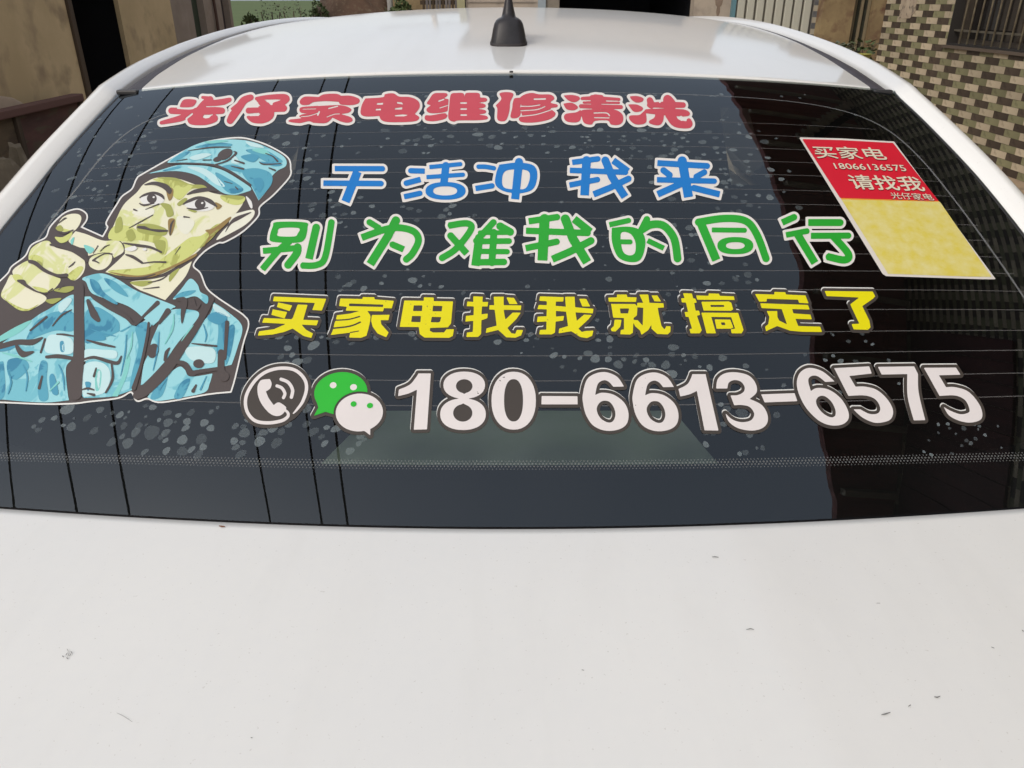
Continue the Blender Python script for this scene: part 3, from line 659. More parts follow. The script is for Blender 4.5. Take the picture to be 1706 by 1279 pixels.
# dried water spots
M_spot = film_mat('dried_water', (.38, .45, .47), .27)
m = MB()
def spot(px, py, r, k):
    p = hit([(px, py)])[0]; n = 12; V = []
    a0 = rng.uniform(-.1, .5); el_ = rng.uniform(1.05, 1.3); ph = rng.uniform(0, 6.28, 3)
    for j in range(n):
        a = 2 * math.pi * j / n; q = r * (1 + .08 * math.sin(2 * a + ph[0]) + .07 * math.sin(3 * a + ph[1]))
        xx = q * el_ * math.cos(a); yy_ = q * math.sin(a) / el_; x = p[0] + xx * math.cos(a0) - yy_ * math.sin(a0); y = p[1] + xx * math.sin(a0) + yy_ * math.cos(a0); V.append((x, y, glass_z(x, y) + .00012 + k * 1e-7))
    m.add(V, [tuple(range(n))], k % 3)
kk = 0; placed = []
for cx_, cy_, sx_, sy_, n_, r0, r1 in [(330, 730, 120, 30, 34, .003, .0072), (1420, 620, 90, 60, 20, .0015, .0035), (850, 560, 300, 12, 16, .0015, .004), (200, 690, 160, 18, 16, .0015, .004), (180, 300, 60, 90, 26, .0015, .005), (850, 480, 400, 100, 40, .001, .003), (480, 640, 45, 60, 26, .003, .0075), (560, 720, 40, 40, 12, .002, .005), (100, 705, 70, 30, 10, .003, .006), (250, 715, 80, 20, 12, .004, .008),
        (1060, 600, 130, 22, 26, .002, .006), (1230, 700, 60, 50, 22, .002, .0055), (1600, 720, 70, 25, 16, .0015, .003), (1100, 235, 160, 28, 44, .002, .0055), (760, 232, 140, 20, 34, .002, .006), (480, 260, 70, 50, 24, .002, .006),
        (1240, 300, 60, 80, 34, .002, .006), (1150, 380, 120, 40, 20, .002, .005), (1190, 470, 90, 40, 18, .002, .005), (560, 350, 70, 30, 18, .002, .006), (200, 230, 60, 50, 26, .002, .005), (130, 330, 50, 40, 10, .002, .005),
        (700, 350, 120, 15, 10, .002, .005), (620, 470, 80, 14, 10, .002, .005), (530, 560, 120, 16, 16, .002, .006), (1000, 250, 300, 60, 40, .0015, .004), (900, 160, 350, 4, 30, .002, .004)]:
    for _ in range(int(n_ * 1.5)):
        px = rng.normal(cx_, sx_ * .6); py = rng.normal(cy_, sy_ * .6)
        if py > 760 or py < 156 or px < 20: continue
        rr_ = rng.uniform(r0, r1) * rng.uniform(.55, 1); pr_ = rr_ * 1150 * 1.7 * (1 if py > 500 else .8)
        if any((px - a)**2 + ((py - b) * 1.6)**2 < (pr_ + c)**2 for a, b, c in placed): continue
        placed.append((px, py, pr_)); spot(px, py, rr_, kk); kk += 1
o = m.build('water_spots', [M_spot, film_mat('faint_dried_water', (.38, .45, .47), .17), film_mat('thin_dried_water', (.38, .45, .47), .10)], gl); o['kind'] = 'stuff'
# cabin behind the glass
m = MB()
P = [[(x, y, glass_z(x, y) - .05 if 0 else 1.06) for x in np.linspace(-.62, .62, 8)] for y in (.66, .90, 1.15)]
m.grid(P, flip=True); m.build('parcel_shelf', M_cabin, car)
sm = ray([(528, 779), (1200, 777), (1122, 684), (623, 684)]); zt = 1.068
V = [C0 + r * ((zt - CZ) / r[2]) for r in sm]; V2 = [v - np.array([0, 0, .006]) for v in V]
mesh_obj('shelf_mat', V + V2, [(0, 1, 2, 3), (7, 6, 5, 4), (0, 4, 5, 1), (1, 5, 6, 2), (2, 6, 7, 3), (3, 7, 4, 0)], noisy('grey_green_cloth', (.80, .84, .78), (.60, .72, .52), scale=3.2, rough=.8, bump=0), car)
m = MB(); m.box(-.62, .62, 1.16, 1.30, .45, 1.12); o = m.build('rear_seat', M_cabin, car); bevel(o, .04, 3)
for x in (-.38, .38):
    m = MB(); m.box(x - .12, x + .12, 1.17, 1.27, 1.135, 1.30); o = m.build('headrest', M_cabin, car); bevel(o, .03, 3)
m = MB(); m.box(-.76, .76, .6, 3.2, .35, .40); m.build('cabin_floor', M_cabin, car)
m = MB(); m.box(-.70, .70, .5, .56, .4, 1.04); m.build('luggage_bulkhead', M_cabin, car)

# added black shell that keeps stray light out of the cabin
m = MB()
for s in (-1, 1):
    m.grid([[(s * .63, y, .4), (s * .63, y, .8), (s * .60, y, float(glass_z(.6, y)) - .03)] for y in (.60, .80, 1.0, 1.14)])
    m.grid([[(s * .78, y, .4), (s * .78, y, .95), (s * .60, y, 1.37), (s * .50, y, 1.41)] for y in (1.10, 1.5, 2.2)])
    m.grid([[(s * .62, 1.10, .4), (s * .78, 1.10, .4)], [(s * .62, 1.10, 1.30), (s * .64, 1.10, 1.30)]])
m.grid([[(-.8, 2.2, .4), (.8, 2.2, .4)], [(-.5, 2.2, 1.5), (.5, 2.2, 1.5)]])
m.build('cabin_light_seal', M_cabin, car)
# roof
def rx(y, s):
    if s < 0: return np.interp(y, [1.17, 1.28, 1.46, 1.75, 2.1, 2.6, 3.0], [.527, .547, .568, .586, .585, .565, .54])
    return np.interp(y, [1.17, 1.27, 1.42, 1.62, 1.8, 2.1, 2.6, 3.0], [.509, .517, .532, .547, .553, .556, .545, .525])
def tx(y, s):
    if s < 0: return np.interp(y, [1.17, 1.205, 1.372, 1.60, 1.8, 2.1, 2.6, 3.0], [.562, .567, .590, .606, .609, .604, .583, .556])
    return np.interp(y, [1.17, 1.35, 1.515, 1.79, 2.1, 2.6, 3.0], [.541, .562, .572, .576, .575, .562, .54])
nx, ny = 81, 70; P = np.zeros((ny + 3, nx, 3)); ysr = 1.171 + (3.0 - 1.171) * np.linspace(0, 1, ny)**1.4
for i in range(nx):
    u = i / (nx - 1) * 2 - 1
    for j in range(ny + 3):
        y = ysr[max(j - 3, 0)] 
        x = abs(u) * rx(y, -1 if u < 0 else 1) * (1 if u > 0 else -1)
        yy = y + .052 * x * x * max(0, (3 - y) / 1.83)
        z = roof_z(x, yy)
        if j == 0: yy += .004; z -= .012
        elif j == 1: yy -= .0005; z -= .004
        elif j == 2: yy += .0; z -= .0012
        else: yy += .0025 if j == 3 else 0
        P[j, i] = (x, yy, z)
m = MB(); m.grid(P); m.build('roof', M_white, car, True)
m = MB(); m.box(-.0035, .0015, 1.1625, 1.1665, 1.4700, 1.4722); m.build('roof_clip', M_black, car)
P0 = P.copy()
P2 = P[::6, ::8].copy(); P2[..., 2] -= .03
m = MB(); m.grid(P2, flip=True); m.build('headliner', M_cabin, car, True)
# ditch trims and side rails
for s in (-1, 1):
    prof = []
    for y in np.linspace(1.166, 3.0, 60):
        a, b = rx(y, s) , tx(y, s)
        row = []
        for f, dz in ((-.02, -.012), (.0, -.007), (.12, -.0045), (.5, -.001), (.85, -.0035), (1.0, -.008), (1.02, -.02)):
            x = s * (a + (b - a) * f); yy = y + .052 * x * x * max(0, (3 - y) / 1.83); row.append((x, yy, roof_z(x, yy) + dz + .001))
        prof.append(row)
    m = MB(); m.grid(prof, flip=(s < 0)); m.build('roof_ditch_trim', M_trim, car, True)
    xa, xb_ = s * (rx(1.166, s) + .001), s * (tx(1.166, s) - .004)
    m = MB(); ya = 1.1555 + .052 * .3; x_lo, x_hi = min(xa, xb_), max(xa, xb_)
    m.box(x_lo, x_hi, ya, ya + .012, 1.440, 1.4465); o = m.build('trim_end_cap', M_black, car); bevel(o, .002)
    # rail: path from deck corner up the glass edge and along the roof
    prof = []
    for y in np.concatenate([np.linspace(.60, 1.16, 50), np.linspace(1.18, 3.0, 70)]):
        if y < 1.17:
            yy = y + .016 * min(max((y - 1.03) / .13, 0), 1); x0 = gx_e(yy, s) + .002 + (.004 if s < 0 else 0) * min(max((y - 1.0) / .16, 0), 1); zz = glass_z(x0, yy)
        else:
            x0 = tx(y, s) + .0015; yy = y + .052 * x0 * x0 * max(0, (3 - y) / 1.83); zz = roof_z(x0, yy)
        wd = np.interp(y, [.6, .9, 1.17, 2.0, 3.0], [1.5, 1.15, 1.0, .95, .9]); 
        lift = np.interp(y, [.6, 1.1, 1.3, 3], [.0, .0, 0.002, .002])
        row = []
        for dx, dz in ((-.001, -.02), (.0, -.002), (.002, .0008), (.009, .0042), (.0165, .0078), (.0195, .0084), (.027, .0062), (.034, .0005), (.043, -.0065), (.051, -.017), (.058, -.032), (.064, -.052), (.070, -.08), (.078, -.12)):
            row.append((s * (x0 + dx * wd), yy, zz + dz * wd + lift))
        prof.append(row)
    m = MB(); m.grid(prof, flip=(s < 0)); m.build('side_rail', M_white, car, True)
    # dark seam between glass and rail: a rubber seal
    A = []
    for y in np.linspace(.60, 1.166, 60):
        x0 = gx_e(y, s)
        A.append([(s * (x0 - .0022), y, glass_z(x0, y) + .0004), (s * (x0 - .0008), y, glass_z(x0, y) + .0012), (s * (x0 + .003), y, glass_z(x0, y) - .001)])
    m = MB(); m.grid(A, flip=(s < 0)); m.build('window_seal', M_black, car, True)
    # side glass, door tops, body side
    out = [row[-1] for row in prof]
    A = [[p, (s * (abs(p[0]) * .45 + .845 * .55), p[1], p[2] * .45 + .55 * .97), (s * .85, p[1], .965)] for p in out]
    seg = lambda lo, hi: [r for r in A if lo <= r[0][1] <= hi]
    m = MB(); m.grid(seg(.55, 1.25), flip=(s < 0)); m.build('rear_pillar', M_white, car, True)
    m = MB(); m.grid(seg(1.23, 2.0), flip=(s < 0)); m.build('side_window', M_dkglass, car, True)
    m = MB(); m.grid([[q if 0 else tuple(np.array(q) + np.array([s * .002, 0, 0])) for q in r] for r in seg(1.98, 2.09)], flip=(s < 0)); m.build('centre_pillar', M_black, car, True)
    m = MB(); m.grid(seg(2.06, 3.0), flip=(s < 0)); m.build('side_window', M_dkglass, car, True)
    rows = []
    for y in np.linspace(.08, 4.55, 60):
        ww = np.interp(y, [.08, .3, .8, 3.6, 4.2, 4.55], [.74, .83, .87, .87, .82, .68]); zt_ = np.interp(y, [.08, .6, 3.4, 4.1, 4.55], [1.0, .985, .97, .86, .66])
        rows.append([(s * (ww - .06), y, .2), (s * ww, y, .3), (s * ww, y, .6), (s * (ww - .004), y, .8), (s * (ww - .02), y, zt_ - .02), (s * (ww - .045), y, zt_ + .012)])
    m = MB(); m.grid(rows, flip=(s > 0)); m.build('body_side', M_white, car, True)
    # rear quarter top between deck lid and body side
    rows = []
    for y in np.linspace(.12, .60, 16):
        ww = np.interp(y, [.08, .3, .8], [.74, .83, .87]) - .045
        xs = np.linspace(.604, ww, 8); rows.append([(s * x, y, deck_z(min(x, .604), y) * (1 - ((x - .604) / (ww - .604))**2) + 1.0 * ((x - .604) / (ww - .604))**2) for x in xs])
    m = MB(); m.grid(rows, flip=(s > 0)); m.build('rear_quarter', M_white, car, True)
    rows = [[(s * .66, y, np.interp(y, [.6, .72], [1.095, 1.13])), (s * .83, y, .99)] for y in (.60, .66, .72)]
    m = MB(); m.grid([[ (s*(gx_e(y,s)+.078*1.3), y, glass_z(gx_e(y,s), y) - .15), (s * .83, y, .985)] for y in (.58, .7, .9)], flip=(s<0)); m.build('quarter_fillet', M_white, car)
    m = MB(); m.box(min(s * .48, s * .76), max(s * .48, s * .76), .045, .10, .78, .93); o = m.build('tail_light', flat('red_lens', (.28, .01, .01), .1, coat=1) if s < 0 else bpy.data.materials['red_lens'], car); bevel(o, .015)
    for yw in (.95, 3.65):
        m = MB(); n = 28
        prof_w = [(.0, .20), (.0, .31), (.02, .325), (.18, .325), (.20, .31), (.20, .0)]
        rs = [[(s * (.69 + a), yw + r * math.cos(2 * math.pi * k / n), .325 + r * math.sin(2 * math.pi * k / n)) for k in range(n)] for a, r in prof_w]
        m.grid(rs, closed=True); wh = m.build('wheel', M_black, car, True)
        m = MB(); rs = [[(s * (.893 + a), yw + r * math.cos(2 * math.pi * k / n), .325 + r * math.sin(2 * math.pi * k / n)) for k in range(n)] for a, r in ((-.002, .22), (.004, .21), (-.0, .17), (.003, .05), (.004, .001))]
        m.grid(rs, closed=True); m.build('rim', flat('alloy', (.45, .45, .46), .3, metal=1) if 'alloy' not in bpy.data.materials else bpy.data.materials['alloy'], wh, True)
# deck lid
nx, ny = 90, 60; P = np.zeros((ny + 2, nx, 3))
for i in range(nx):
    x = (i / (nx - 1) * 2 - 1) * .60
    for j in range(ny + 2):
        v = max(j - 2, 0) / (ny - 1)
        y = (glass_yb(x) - .0012) + (.11 - glass_yb(x)) * v
        z = deck_z(x, y) + .0015
        if j == 0: y += .003; z -= .014
        if j == 1: y += .0012; z -= .0018
        if v > .93: z -= (v - .93)**1.4 * .9
        P[j, i] = (x, y, z)
m = MB(); m.grid(P, flip=True); dk = m.build('boot_lid', M_white, car, True)
m = MB(); rows = [[(x, .10 - .03 * math.sin(t * 2.6), .2 + (1.06 - .2) * (1 - t)) for x in np.linspace(-.72, .72, 12)] for t in np.linspace(0, 1, 12)]
m.grid(rows, flip=True); m.build('rear_fascia', M_white, car, True)
m = MB(); m.box(-.26, .26, .055, .068, .62, .76); m.build('blank_plate', flat('blue_plate', (.03, .08, .3), .4), car)
# windscreen, bonnet, front
m = MB(); m.grid([[(x, 3.0 + .8 * t + .10 * (1 - (x / .7)**2) * t, roof_z(x * .75, 3.0) - (.55 + .0) * t**1.15) for x in np.linspace(-.54 - .18 * t, .54 + .18 * t, 14)] for t in np.linspace(0, 1, 10)]); m.build('windscreen', M_dkglass, car, True)
m = MB(); m.grid([[(x, 3.72 + .86 * t - .18 * (x / .8)**2 * t, .985 - .05 * t - .25 * t**3 - .05 * (x / .8)**2) for x in np.linspace(-.83 + .1 * t, .83 - .1 * t, 16)] for t in np.linspace(0, 1, 14)]); m.build('bonnet', M_white, car, True)
m = MB(); m.grid([[(x, 4.56 - .18 * (x / .72)**2 + .03 * math.sin(t * 3), .68 - .48 * t) for x in np.linspace(-.72, .72, 14)] for t in np.linspace(0, 1, 8)]); m.build('front_bumper', M_white, car, True)
# roof antenna: shark fin with rubber foot
lv = [(0, 34.5, 0, 175), (4, 35, -1, 176), (5, 34, 1, 174), (14, 32, 3, 168), (25, 29.5, 7, 160), (33, 26.8, 10, 150), (38, 23.6, 13, 142), (41, 20, 15, 134), (42.5, 14.6, 17, 128), (48, 12.6, 20, 112), (56, 10.2, 23, 98), (65, 7.7, 26, 82), (74, 5.6, 29, 68), (83, 3.7, 33, 56), (91, 1.6, 38, 48)]
ant_y, ant_x = 1.362, -.0055; n = 28; rs = []
for (z, hw, y0, y1) in lv:
    z *= 1.02; row = []
    cy = (y0 + y1) / 2000; hy = (y1 - y0) / 2000
    for k in range(n):
        a = 2 * math.pi * k / n; c, s_ = math.cos(a), math.sin(a); e = 2 / (4.6 if z < 41 else 3.0)
        fx = abs(c)**e * (1 if c > 0 else -1); fy = abs(s_)**e * (1 if s_ > 0 else -1)
        taper = 1 - .62 * (fy + 1) / 2 * (1 if z > 3 else .9)
        xx = ant_x + hw / 1000 * fx * taper; yq = ant_y + cy + hy * fy
        row.append((xx, yq, roof_z(xx, yq) * (1 if z < 6 else 0) + (roof_z(ant_x, ant_y) if z >= 6 else 0) + z / 1000 - .001))
    rs.append(row)
m = MB(); m.grid(rs[2:], closed=True); m.F.append(tuple(range(len(m.V) - n, len(m.V)))); m.mi.append(0)
an = m.build('roof_antenna', noisy('matt_black_antenna', (.030, .028, .032), (.02, .02, .022), scale=40, rough=.38, bump=.05), car, True)
m = MB(); m.grid(rs[:3], closed=True); m.build('rubber_foot', flat('rubber', (.022, .018, .019), .6), an, True)
# chips and scratches on the boot lid
def on_deck(px, off=.0009):
    p = hit(px, lambda x, y: deck_z(x, y) + .0015, .3); p[:, 2] += off; return p
M_chip = flat('bare_chip', (.19, .19, .18), .7); M_scr = film_mat('scuff', (.25, .24, .22), .55); M_rust = flat('rust', (.20, .07, .02), .9)
def chip(pts, wd, mat, name='paint_chip'):
    A = []; 
    for i, (x, y) in enumerate(pts):
        k = wd * (.25 + .75 * math.sin(math.pi * (i + .3) / (len(pts) - .4))); A.append([(x, y - k), (x, y + k)])
    A = np.array(A); P = on_deck(A.reshape(-1, 2)).reshape(len(pts), 2, 3); mm = MB(); mm.grid(P, flip=True); return mm.build(name, mat, dk)
chip([(1186, 929), (1191, 928.5), (1197, 929.5)], .8, M_chip); chip([(1243, 1050), (1250, 1048.5), (1256, 1050)], .8, M_chip)
chip([(1468, 1192), (1475, 1190.5), (1483, 1188)], 1.3, M_chip); chip([(1513, 1178), (1517, 1175.5)], 1.3, M_chip); chip([(1556, 1162), (1561, 1163), (1566, 1161)], 1.2, M_chip)
chip([(1651, 1079), (1656, 1081)], .9, M_chip); chip([(1702, 1051), (1705, 1053)], 1.2, M_chip); chip([(969, 1117), (973, 1118)], .8, M_chip); chip([(418, 1230), (421, 1230.5)], 1.1, M_chip)
chip([(195, 1189), (204, 1193), (214, 1199), (221, 1204)], .8, M_scr); chip([(1460, 1006), (1466, 1006)], .7, M_scr)
for a in [((112, 1082), (115, 1090)), ((117, 1083), (113, 1096)), ((119, 1088), (116, 1094)), ((111, 1097), (114, 1099)), ((104, 1094), (107, 1096)), ((121, 1091), (118, 1086)), ((110, 1092), (113, 1088))]:
    chip([a[0], ((a[0][0] + a[1][0]) / 2 + .8, (a[0][1] + a[1][1]) / 2), a[1]], 1.1, M_chip)
chip([(365, 877), (370, 878), (375, 878)], 1.3, M_rust, 'rust_spot')

#STICKERS#
# ================================================================== STICKERS on the rear window (cut vinyl, lying on the curved glass)
def T(o, s):
    ox, oy = o
    return lambda p: tuple((ox + a[0] / s, oy + a[1] / s) + tuple(a[2:]) for a in p)
def catmull(P, closed, seg=6):
    P = [tuple(p) for p in P]; n = len(P); out = []
    cor = [len(p) > 2 and p[2] == 'c' for p in P]; Q = [np.array(p[:2], float) for p in P]
    rng_ = range(n) if closed else range(n - 1)
    for i in rng_:
        p1, p2 = Q[i], Q[(i + 1) % n]
        p0 = Q[(i - 1) % n] if (closed or i > 0) else p1; p3 = Q[(i + 2) % n] if (closed or i < n - 2) else p2
        if cor[i]: p0 = p1
        if cor[(i + 1) % n]: p3 = p2
        if cor[i] and cor[(i + 1) % n]: out.append(p1); continue
        for k in range(seg):
            t = k / seg
            out.append(.5 * (2 * p1 + (p2 - p0) * t + (2 * p0 - 5 * p1 + 4 * p2 - p3) * t * t + (3 * p1 - p0 - 3 * p2 + p3) * t**3))
    if not closed: out.append(Q[-1])
    return np.array(out)
class Shape:
    """2D signed distance built from traced strokes and polygons, in photo pixels"""
    def __init__(s): s.ops = []
    def poly(s, P, tf, smooth=False, cut=False):
        P = tf(P); A = catmull(P, True) if smooth else np.array([p[:2] for p in P], float)
        s.ops.append(('p', A, cut)); return s
    def line(s, P, tf, r, b=False, e=False, cut=False, smooth=None, sc=1.0):
        P = tf(P); rr = [(p[2] if len(p) > 2 else r) * sc for p in P]
        pts = np.array([p[:2] for p in P], float); R = np.array(rr)
        if smooth is None: smooth = len(P) > 2
        if smooth and len(P) > 2:
            A = catmull([tuple(p) for p in pts], False); idx = np.linspace(0, len(P) - 1, len(A)); R = np.interp(idx, range(len(P)), R); pts = A
        s.ops.append(('l', pts, cut, R, b, e)); return s
    def ell(s, c, rx_, ry_, tf, rot=0, cut=False, n=40, pw=2):
        P = []
        for k in range(n):
            a = 2 * math.pi * k / n; cx, sy = math.cos(a), math.sin(a)
            cx = abs(cx)**(2 / pw) * np.sign(cx); sy = abs(sy)**(2 / pw) * np.sign(sy)
            x, y = rx_ * cx, ry_ * sy; ca, sa = math.cos(rot), math.sin(rot)
            P.append((c[0] + x * ca - y * sa, c[1] + x * sa + y * ca))
        return s.poly(P, tf, cut=cut)
    def bounds(s):
        m0 = np.array([1e9, 1e9]); m1 = -m0
        for o in s.ops:
            if o[2]: continue
            r = o[3].max() if o[0] == 'l' else 0
            m0 = np.minimum(m0, o[1].min(0) - r); m1 = np.maximum(m1, o[1].max(0) + r)
        return m0, m1
    def sdf(s, X, Y):
        D = np.full(X.shape, 1e3)
        for o in s.ops:
            if o[0] == 'p':
                A = o[1]; d = np.full(X.shape, 1e9); ins = np.zeros(X.shape, bool); n = len(A)
                for i in range(n):
                    a, b = A[i], A[(i + 1) % n]; e = b - a; l2 = e @ e
                    if l2 < 1e-12: continue
                    t = np.clip(((X - a[0]) * e[0] + (Y - a[1]) * e[1]) / l2, 0, 1)
                    d = np.minimum(d, (X - a[0] - t * e[0])**2 + (Y - a[1] - t * e[1])**2)
                    c = ((a[1] > Y) != (b[1] > Y))
                    if e[1] != 0: ins ^= c & (X < (Y - a[1]) / e[1] * e[0] + a[0])
                q = np.where(ins, -np.sqrt(d), np.sqrt(d))
            else:
                P, R = o[1], o[3]; q = np.full(X.shape, 1e9); n = len(P)
                for i in range(n - 1):
                    a, b = P[i], P[i + 1]; e = b - a; l2 = e @ e
                    if l2 < 1e-9: continue
                    t = np.clip(((X - a[0]) * e[0] + (Y - a[1]) * e[1]) / l2, 0, 1)
                    dd = np.hypot(X - a[0] - t * e[0], Y - a[1] - t * e[1]) - (R[i] + (R[i + 1] - R[i]) * t); u = e / math.sqrt(l2)
                    if i == 0 and o[4]: dd = np.maximum(dd, -((X - a[0]) * u[0] + (Y - a[1]) * u[1]))
                    if i == n - 2 and o[5]: dd = np.maximum(dd, ((X - b[0]) * u[0] + (Y - b[1]) * u[1]))
                    q = np.minimum(q, dd)
            D = np.maximum(D, -q) if o[2] else np.minimum(D, q)
        return D
def fill_holes(D):
    inside = D < 0; out = np.zeros_like(inside); out[0, :] = out[-1, :] = out[:, 0] = out[:, -1] = True; out &= ~inside
    while True:
        n = out.copy(); n[1:] |= out[:-1]; n[:-1] |= out[1:]; n[:, 1:] |= out[:, :-1]; n[:, :-1] |= out[:, 1:]; n &= ~inside
        if (n == out).all(): break
        out = n
    D = D.copy(); hole = ~inside & ~out; D[hole] = -1.0; return D
def contour_mesh(D, x0, y0, h):
    """marching squares polygons; returns pixel verts and faces"""
    H, W = D.shape; D = np.where(np.abs(D) < 1e-4, 1e-4, D); ins = D < 0
    idx = {}; V = []; Fc = []
    def vert(key, x, y):
        k = idx.get(key)
        if k is None: k = len(V); idx[key] = k; V.append((x0 + x * h, y0 + y * h))
        return k
    def corner(i, j): return vert((0, i, j), j, i)
    def eh(i, j): t = D[i, j] / (D[i, j] - D[i, j + 1]); return vert((1, i, j), j + t, i)
    def ev_(i, j): t = D[i, j] / (D[i, j] - D[i + 1, j]); return vert((2, i, j), j, i + t)
    cnt = ins[:-1, :-1].astype(int) + ins[1:, :-1] + ins[:-1, 1:] + ins[1:, 1:]
    for i in range(H - 1):
        j = 0; row = cnt[i]; nz = np.nonzero(row)[0]
        if len(nz) == 0: continue
        j = nz[0]; jm = nz[-1]
        while j <= jm:
            c = row[j]
            if c == 0: j += 1; continue
            if c == 4:
                k = j
                while k < jm and row[k + 1] == 4 and k - j < 9: k += 1
                Fc.append((corner(i, j), corner(i + 1, j), corner(i + 1, k + 1), corner(i, k + 1))); j = k + 1; continue
            a, b, cc, d = ins[i, j], ins[i + 1, j], ins[i + 1, j + 1], ins[i, j + 1]
            f = []
            if a: f.append(corner(i, j))
            if a != b: f.append(ev_(i, j))
            if b: f.append(corner(i + 1, j))
            if b != cc: f.append(eh(i + 1, j))
            if cc: f.append(corner(i + 1, j + 1))
            if cc != d: f.append(ev_(i, j + 1))
            if d: f.append(corner(i, j + 1))
            if d != a: f.append(eh(i, j))
            if len(f) >= 3: Fc.append(tuple(f))
            j += 1
    return V, Fc
def vinyl_obj(name, layers, parent, label=None, h=1.0, kind=None):
    """layers: (shape, grow, material, offset above glass, fill holes, shift)"""
    mb = MB(); mats = []
    for (sh, grow, mat, off, fh, shift) in layers:
        b0, b1 = sh.bounds(); pad = abs(grow) + 3; x0, y0 = np.floor(b0 - pad); x1, y1 = np.ceil(b1 + pad)
        X, Y = np.meshgrid(np.arange(x0, x1 + h, h), np.arange(y0, y1 + h, h)); D = sh.sdf(X, Y) - grow
        if fh: D = fill_holes(D)
        V, Fc = contour_mesh(D, x0 + shift[0], y0 + shift[1], h)
        if not V: continue
        if mat not in mats: mats.append(mat)
        mb.add(on_glass(np.array(V), off), Fc, mats.index(mat))
    # faces wind clockwise in image space -> up-facing
    o = mesh_obj(name, mb.V, mb.F, mats, parent, False, mb.mi)
    if label: o['label'] = label
    return o
V_white = vinyl('white_vinyl', (222, 218, 212), wear=False); V_red = vinyl('red_vinyl', (196, 68, 82)); V_blue = vinyl('blue_vinyl', (8, 116, 194)); V_green = vinyl('green_vinyl', (36, 160, 44))
V_yel = vinyl('yellow_vinyl', (224, 214, 8)); V_dk = vinyl('dark_vinyl', (66, 60, 55), wear=False); V_num = vinyl('number_vinyl', (220, 214, 212)); V_glint = film_mat('painted_edge_glint', (.78, .78, .75), .8)  # last one: pale layer that paints the glint on upper-left sticker edges
A1, A2, A3 = .00045, .0008, .0011
def simple(sh, mat, ow, label): return vinyl_obj('character_sticker', [(sh, ow, V_white, A1, True, (0, 0)), (sh, 0, mat, A2, False, (0, 0))], car, label)
def edged(sh, mat, ow, label, name='character_sticker', fh=True):
    return vinyl_obj(name, [(sh, ow - .5, V_glint, A1 * .8, fh, (-1.2, -2.5)), (sh, ow, V_dk, A1 + .0001, fh, (0, 0)), (sh, 0, mat, A2 + .0001, False, (0, 0))], car, label)

# ---- top line, red
r1 = T((250, 140), 5.687); r2 = T((550, 140), 5.687); r3 = T((800, 140), 4.265); za = T((240, 130), 3.281)
k1 = 1 / 5.687; k3 = 1 / 4.265; ka = 1 / 3.281
s = Shape(); s.poly([(285, 212), (322, 152), (420, 150), (441, 172), (400, 218), (300, 222)], r1, True)
for P in ([(570, 150, 32), (520, 200, 42), (470, 270, 50)], [(755, 152, 20), (675, 178, 33), (600, 190, 36), (550, 195, 28)], [(205, 256, 30), (400, 262, 32), (560, 256, 38), (682, 256, 30)], [(390, 285, 26), (290, 328, 30), (110, 370, 17)], [(440, 300, 44), (400, 345, 42), (520, 352, 40), (610, 330, 34), (605, 300, 8)]):
    s.line(P, r1, 1, sc=k1)
s.line([(500, 130, 14), (560, 140, 20)], r1, 1, sc=k1)
s.line([(536, 218), (640, 214), (730, 200)], r1, 5, sc=k1, cut=True); s.line([(262, 232), (400, 236), (440, 190), (460, 150)], r1, 7, sc=k1, cut=True); s.poly([(500, 318), (520, 300), (598, 288), (560, 325), (525, 330)], r1, cut=True); s.line([(400, 287), (345, 330)], r1, 9, sc=k1, cut=True)
simple(s, V_red, 4.2, 'red first character of the top line, white edged')
s = Shape()
for P in ([(955, 130, 28), (890, 160, 36), (840, 230, 38), (790, 300, 40), (760, 350, 32)], [(775, 238, 10), (850, 190, 20)], [(1010, 142, 16), (1120, 128, 22), (1260, 125, 28), (1290, 145, 34), (1250, 180, 28), (1180, 195, 18)], [(1030, 160, 20), (1090, 205, 42), (1120, 285, 58), (1060, 325, 52), (980, 335, 34), (925, 315, 8)], [(935, 255, 28), (1080, 240, 32), (1265, 232, 34)]):
    s.line(P, r1, 1, sc=k1)
s.poly([(1090, 168), (1200, 156), (1140, 186)], r1, cut=True); s.poly([(930, 288), (1050, 284), (1030, 306), (950, 308)], r1, cut=True); s.poly([(992, 150), (1026, 180), (1030, 225), (905, 228), (940, 190)], r1, cut=True)
simple(s, V_red, 4.2, 'red second character of the top line, white edged')
s = Shape()
s.poly([(852, 128), (880, 104), (955, 106, 'c'), (985, 91), (1050, 88), (1078, 99, 'c'), (1130, 99), (1176, 116), (1172, 140), (1130, 150), (1075, 146), (1066, 132, 'c'), (1000, 128), (930, 133), (900, 148), (862, 148)], za, True)
s.poly([(862, 161), (930, 155), (1010, 150), (1068, 150), (1110, 158), (1134, 174), (1118, 192), (1072, 198, 'c'), (1128, 215), (1140, 234), (1118, 246), (1078, 240), (1030, 218, 'c'), (1012, 238), (985, 249), (925, 246, 'c'), (900, 238), (850, 248), (792, 240), (800, 228, 'c'), (858, 222), (846, 211, 'c'), (868, 200), (900, 195), (862, 192), (850, 178)], za, True)
s.line([(860, 213), (905, 208), (955, 192)], za, 2.6, sc=ka, cut=True); s.line([(955, 152), (1000, 149), (1062, 146)], za, 3, sc=ka, cut=True); s.line([(1010, 168), (1058, 156)], za, 3.8, sc=ka, cut=True)
s.line([(958, 186), (950, 204)], za, 4.6, sc=ka, cut=True); s.line([(1000, 215), (1040, 200), (1068, 198)], za, 2.6, sc=ka, cut=True); s.line([(868, 172), (940, 170)], za, 2.2, sc=ka, cut=True)
simple(s, V_red, 4.2, 'red third character of the top line, with a roof shaped top')
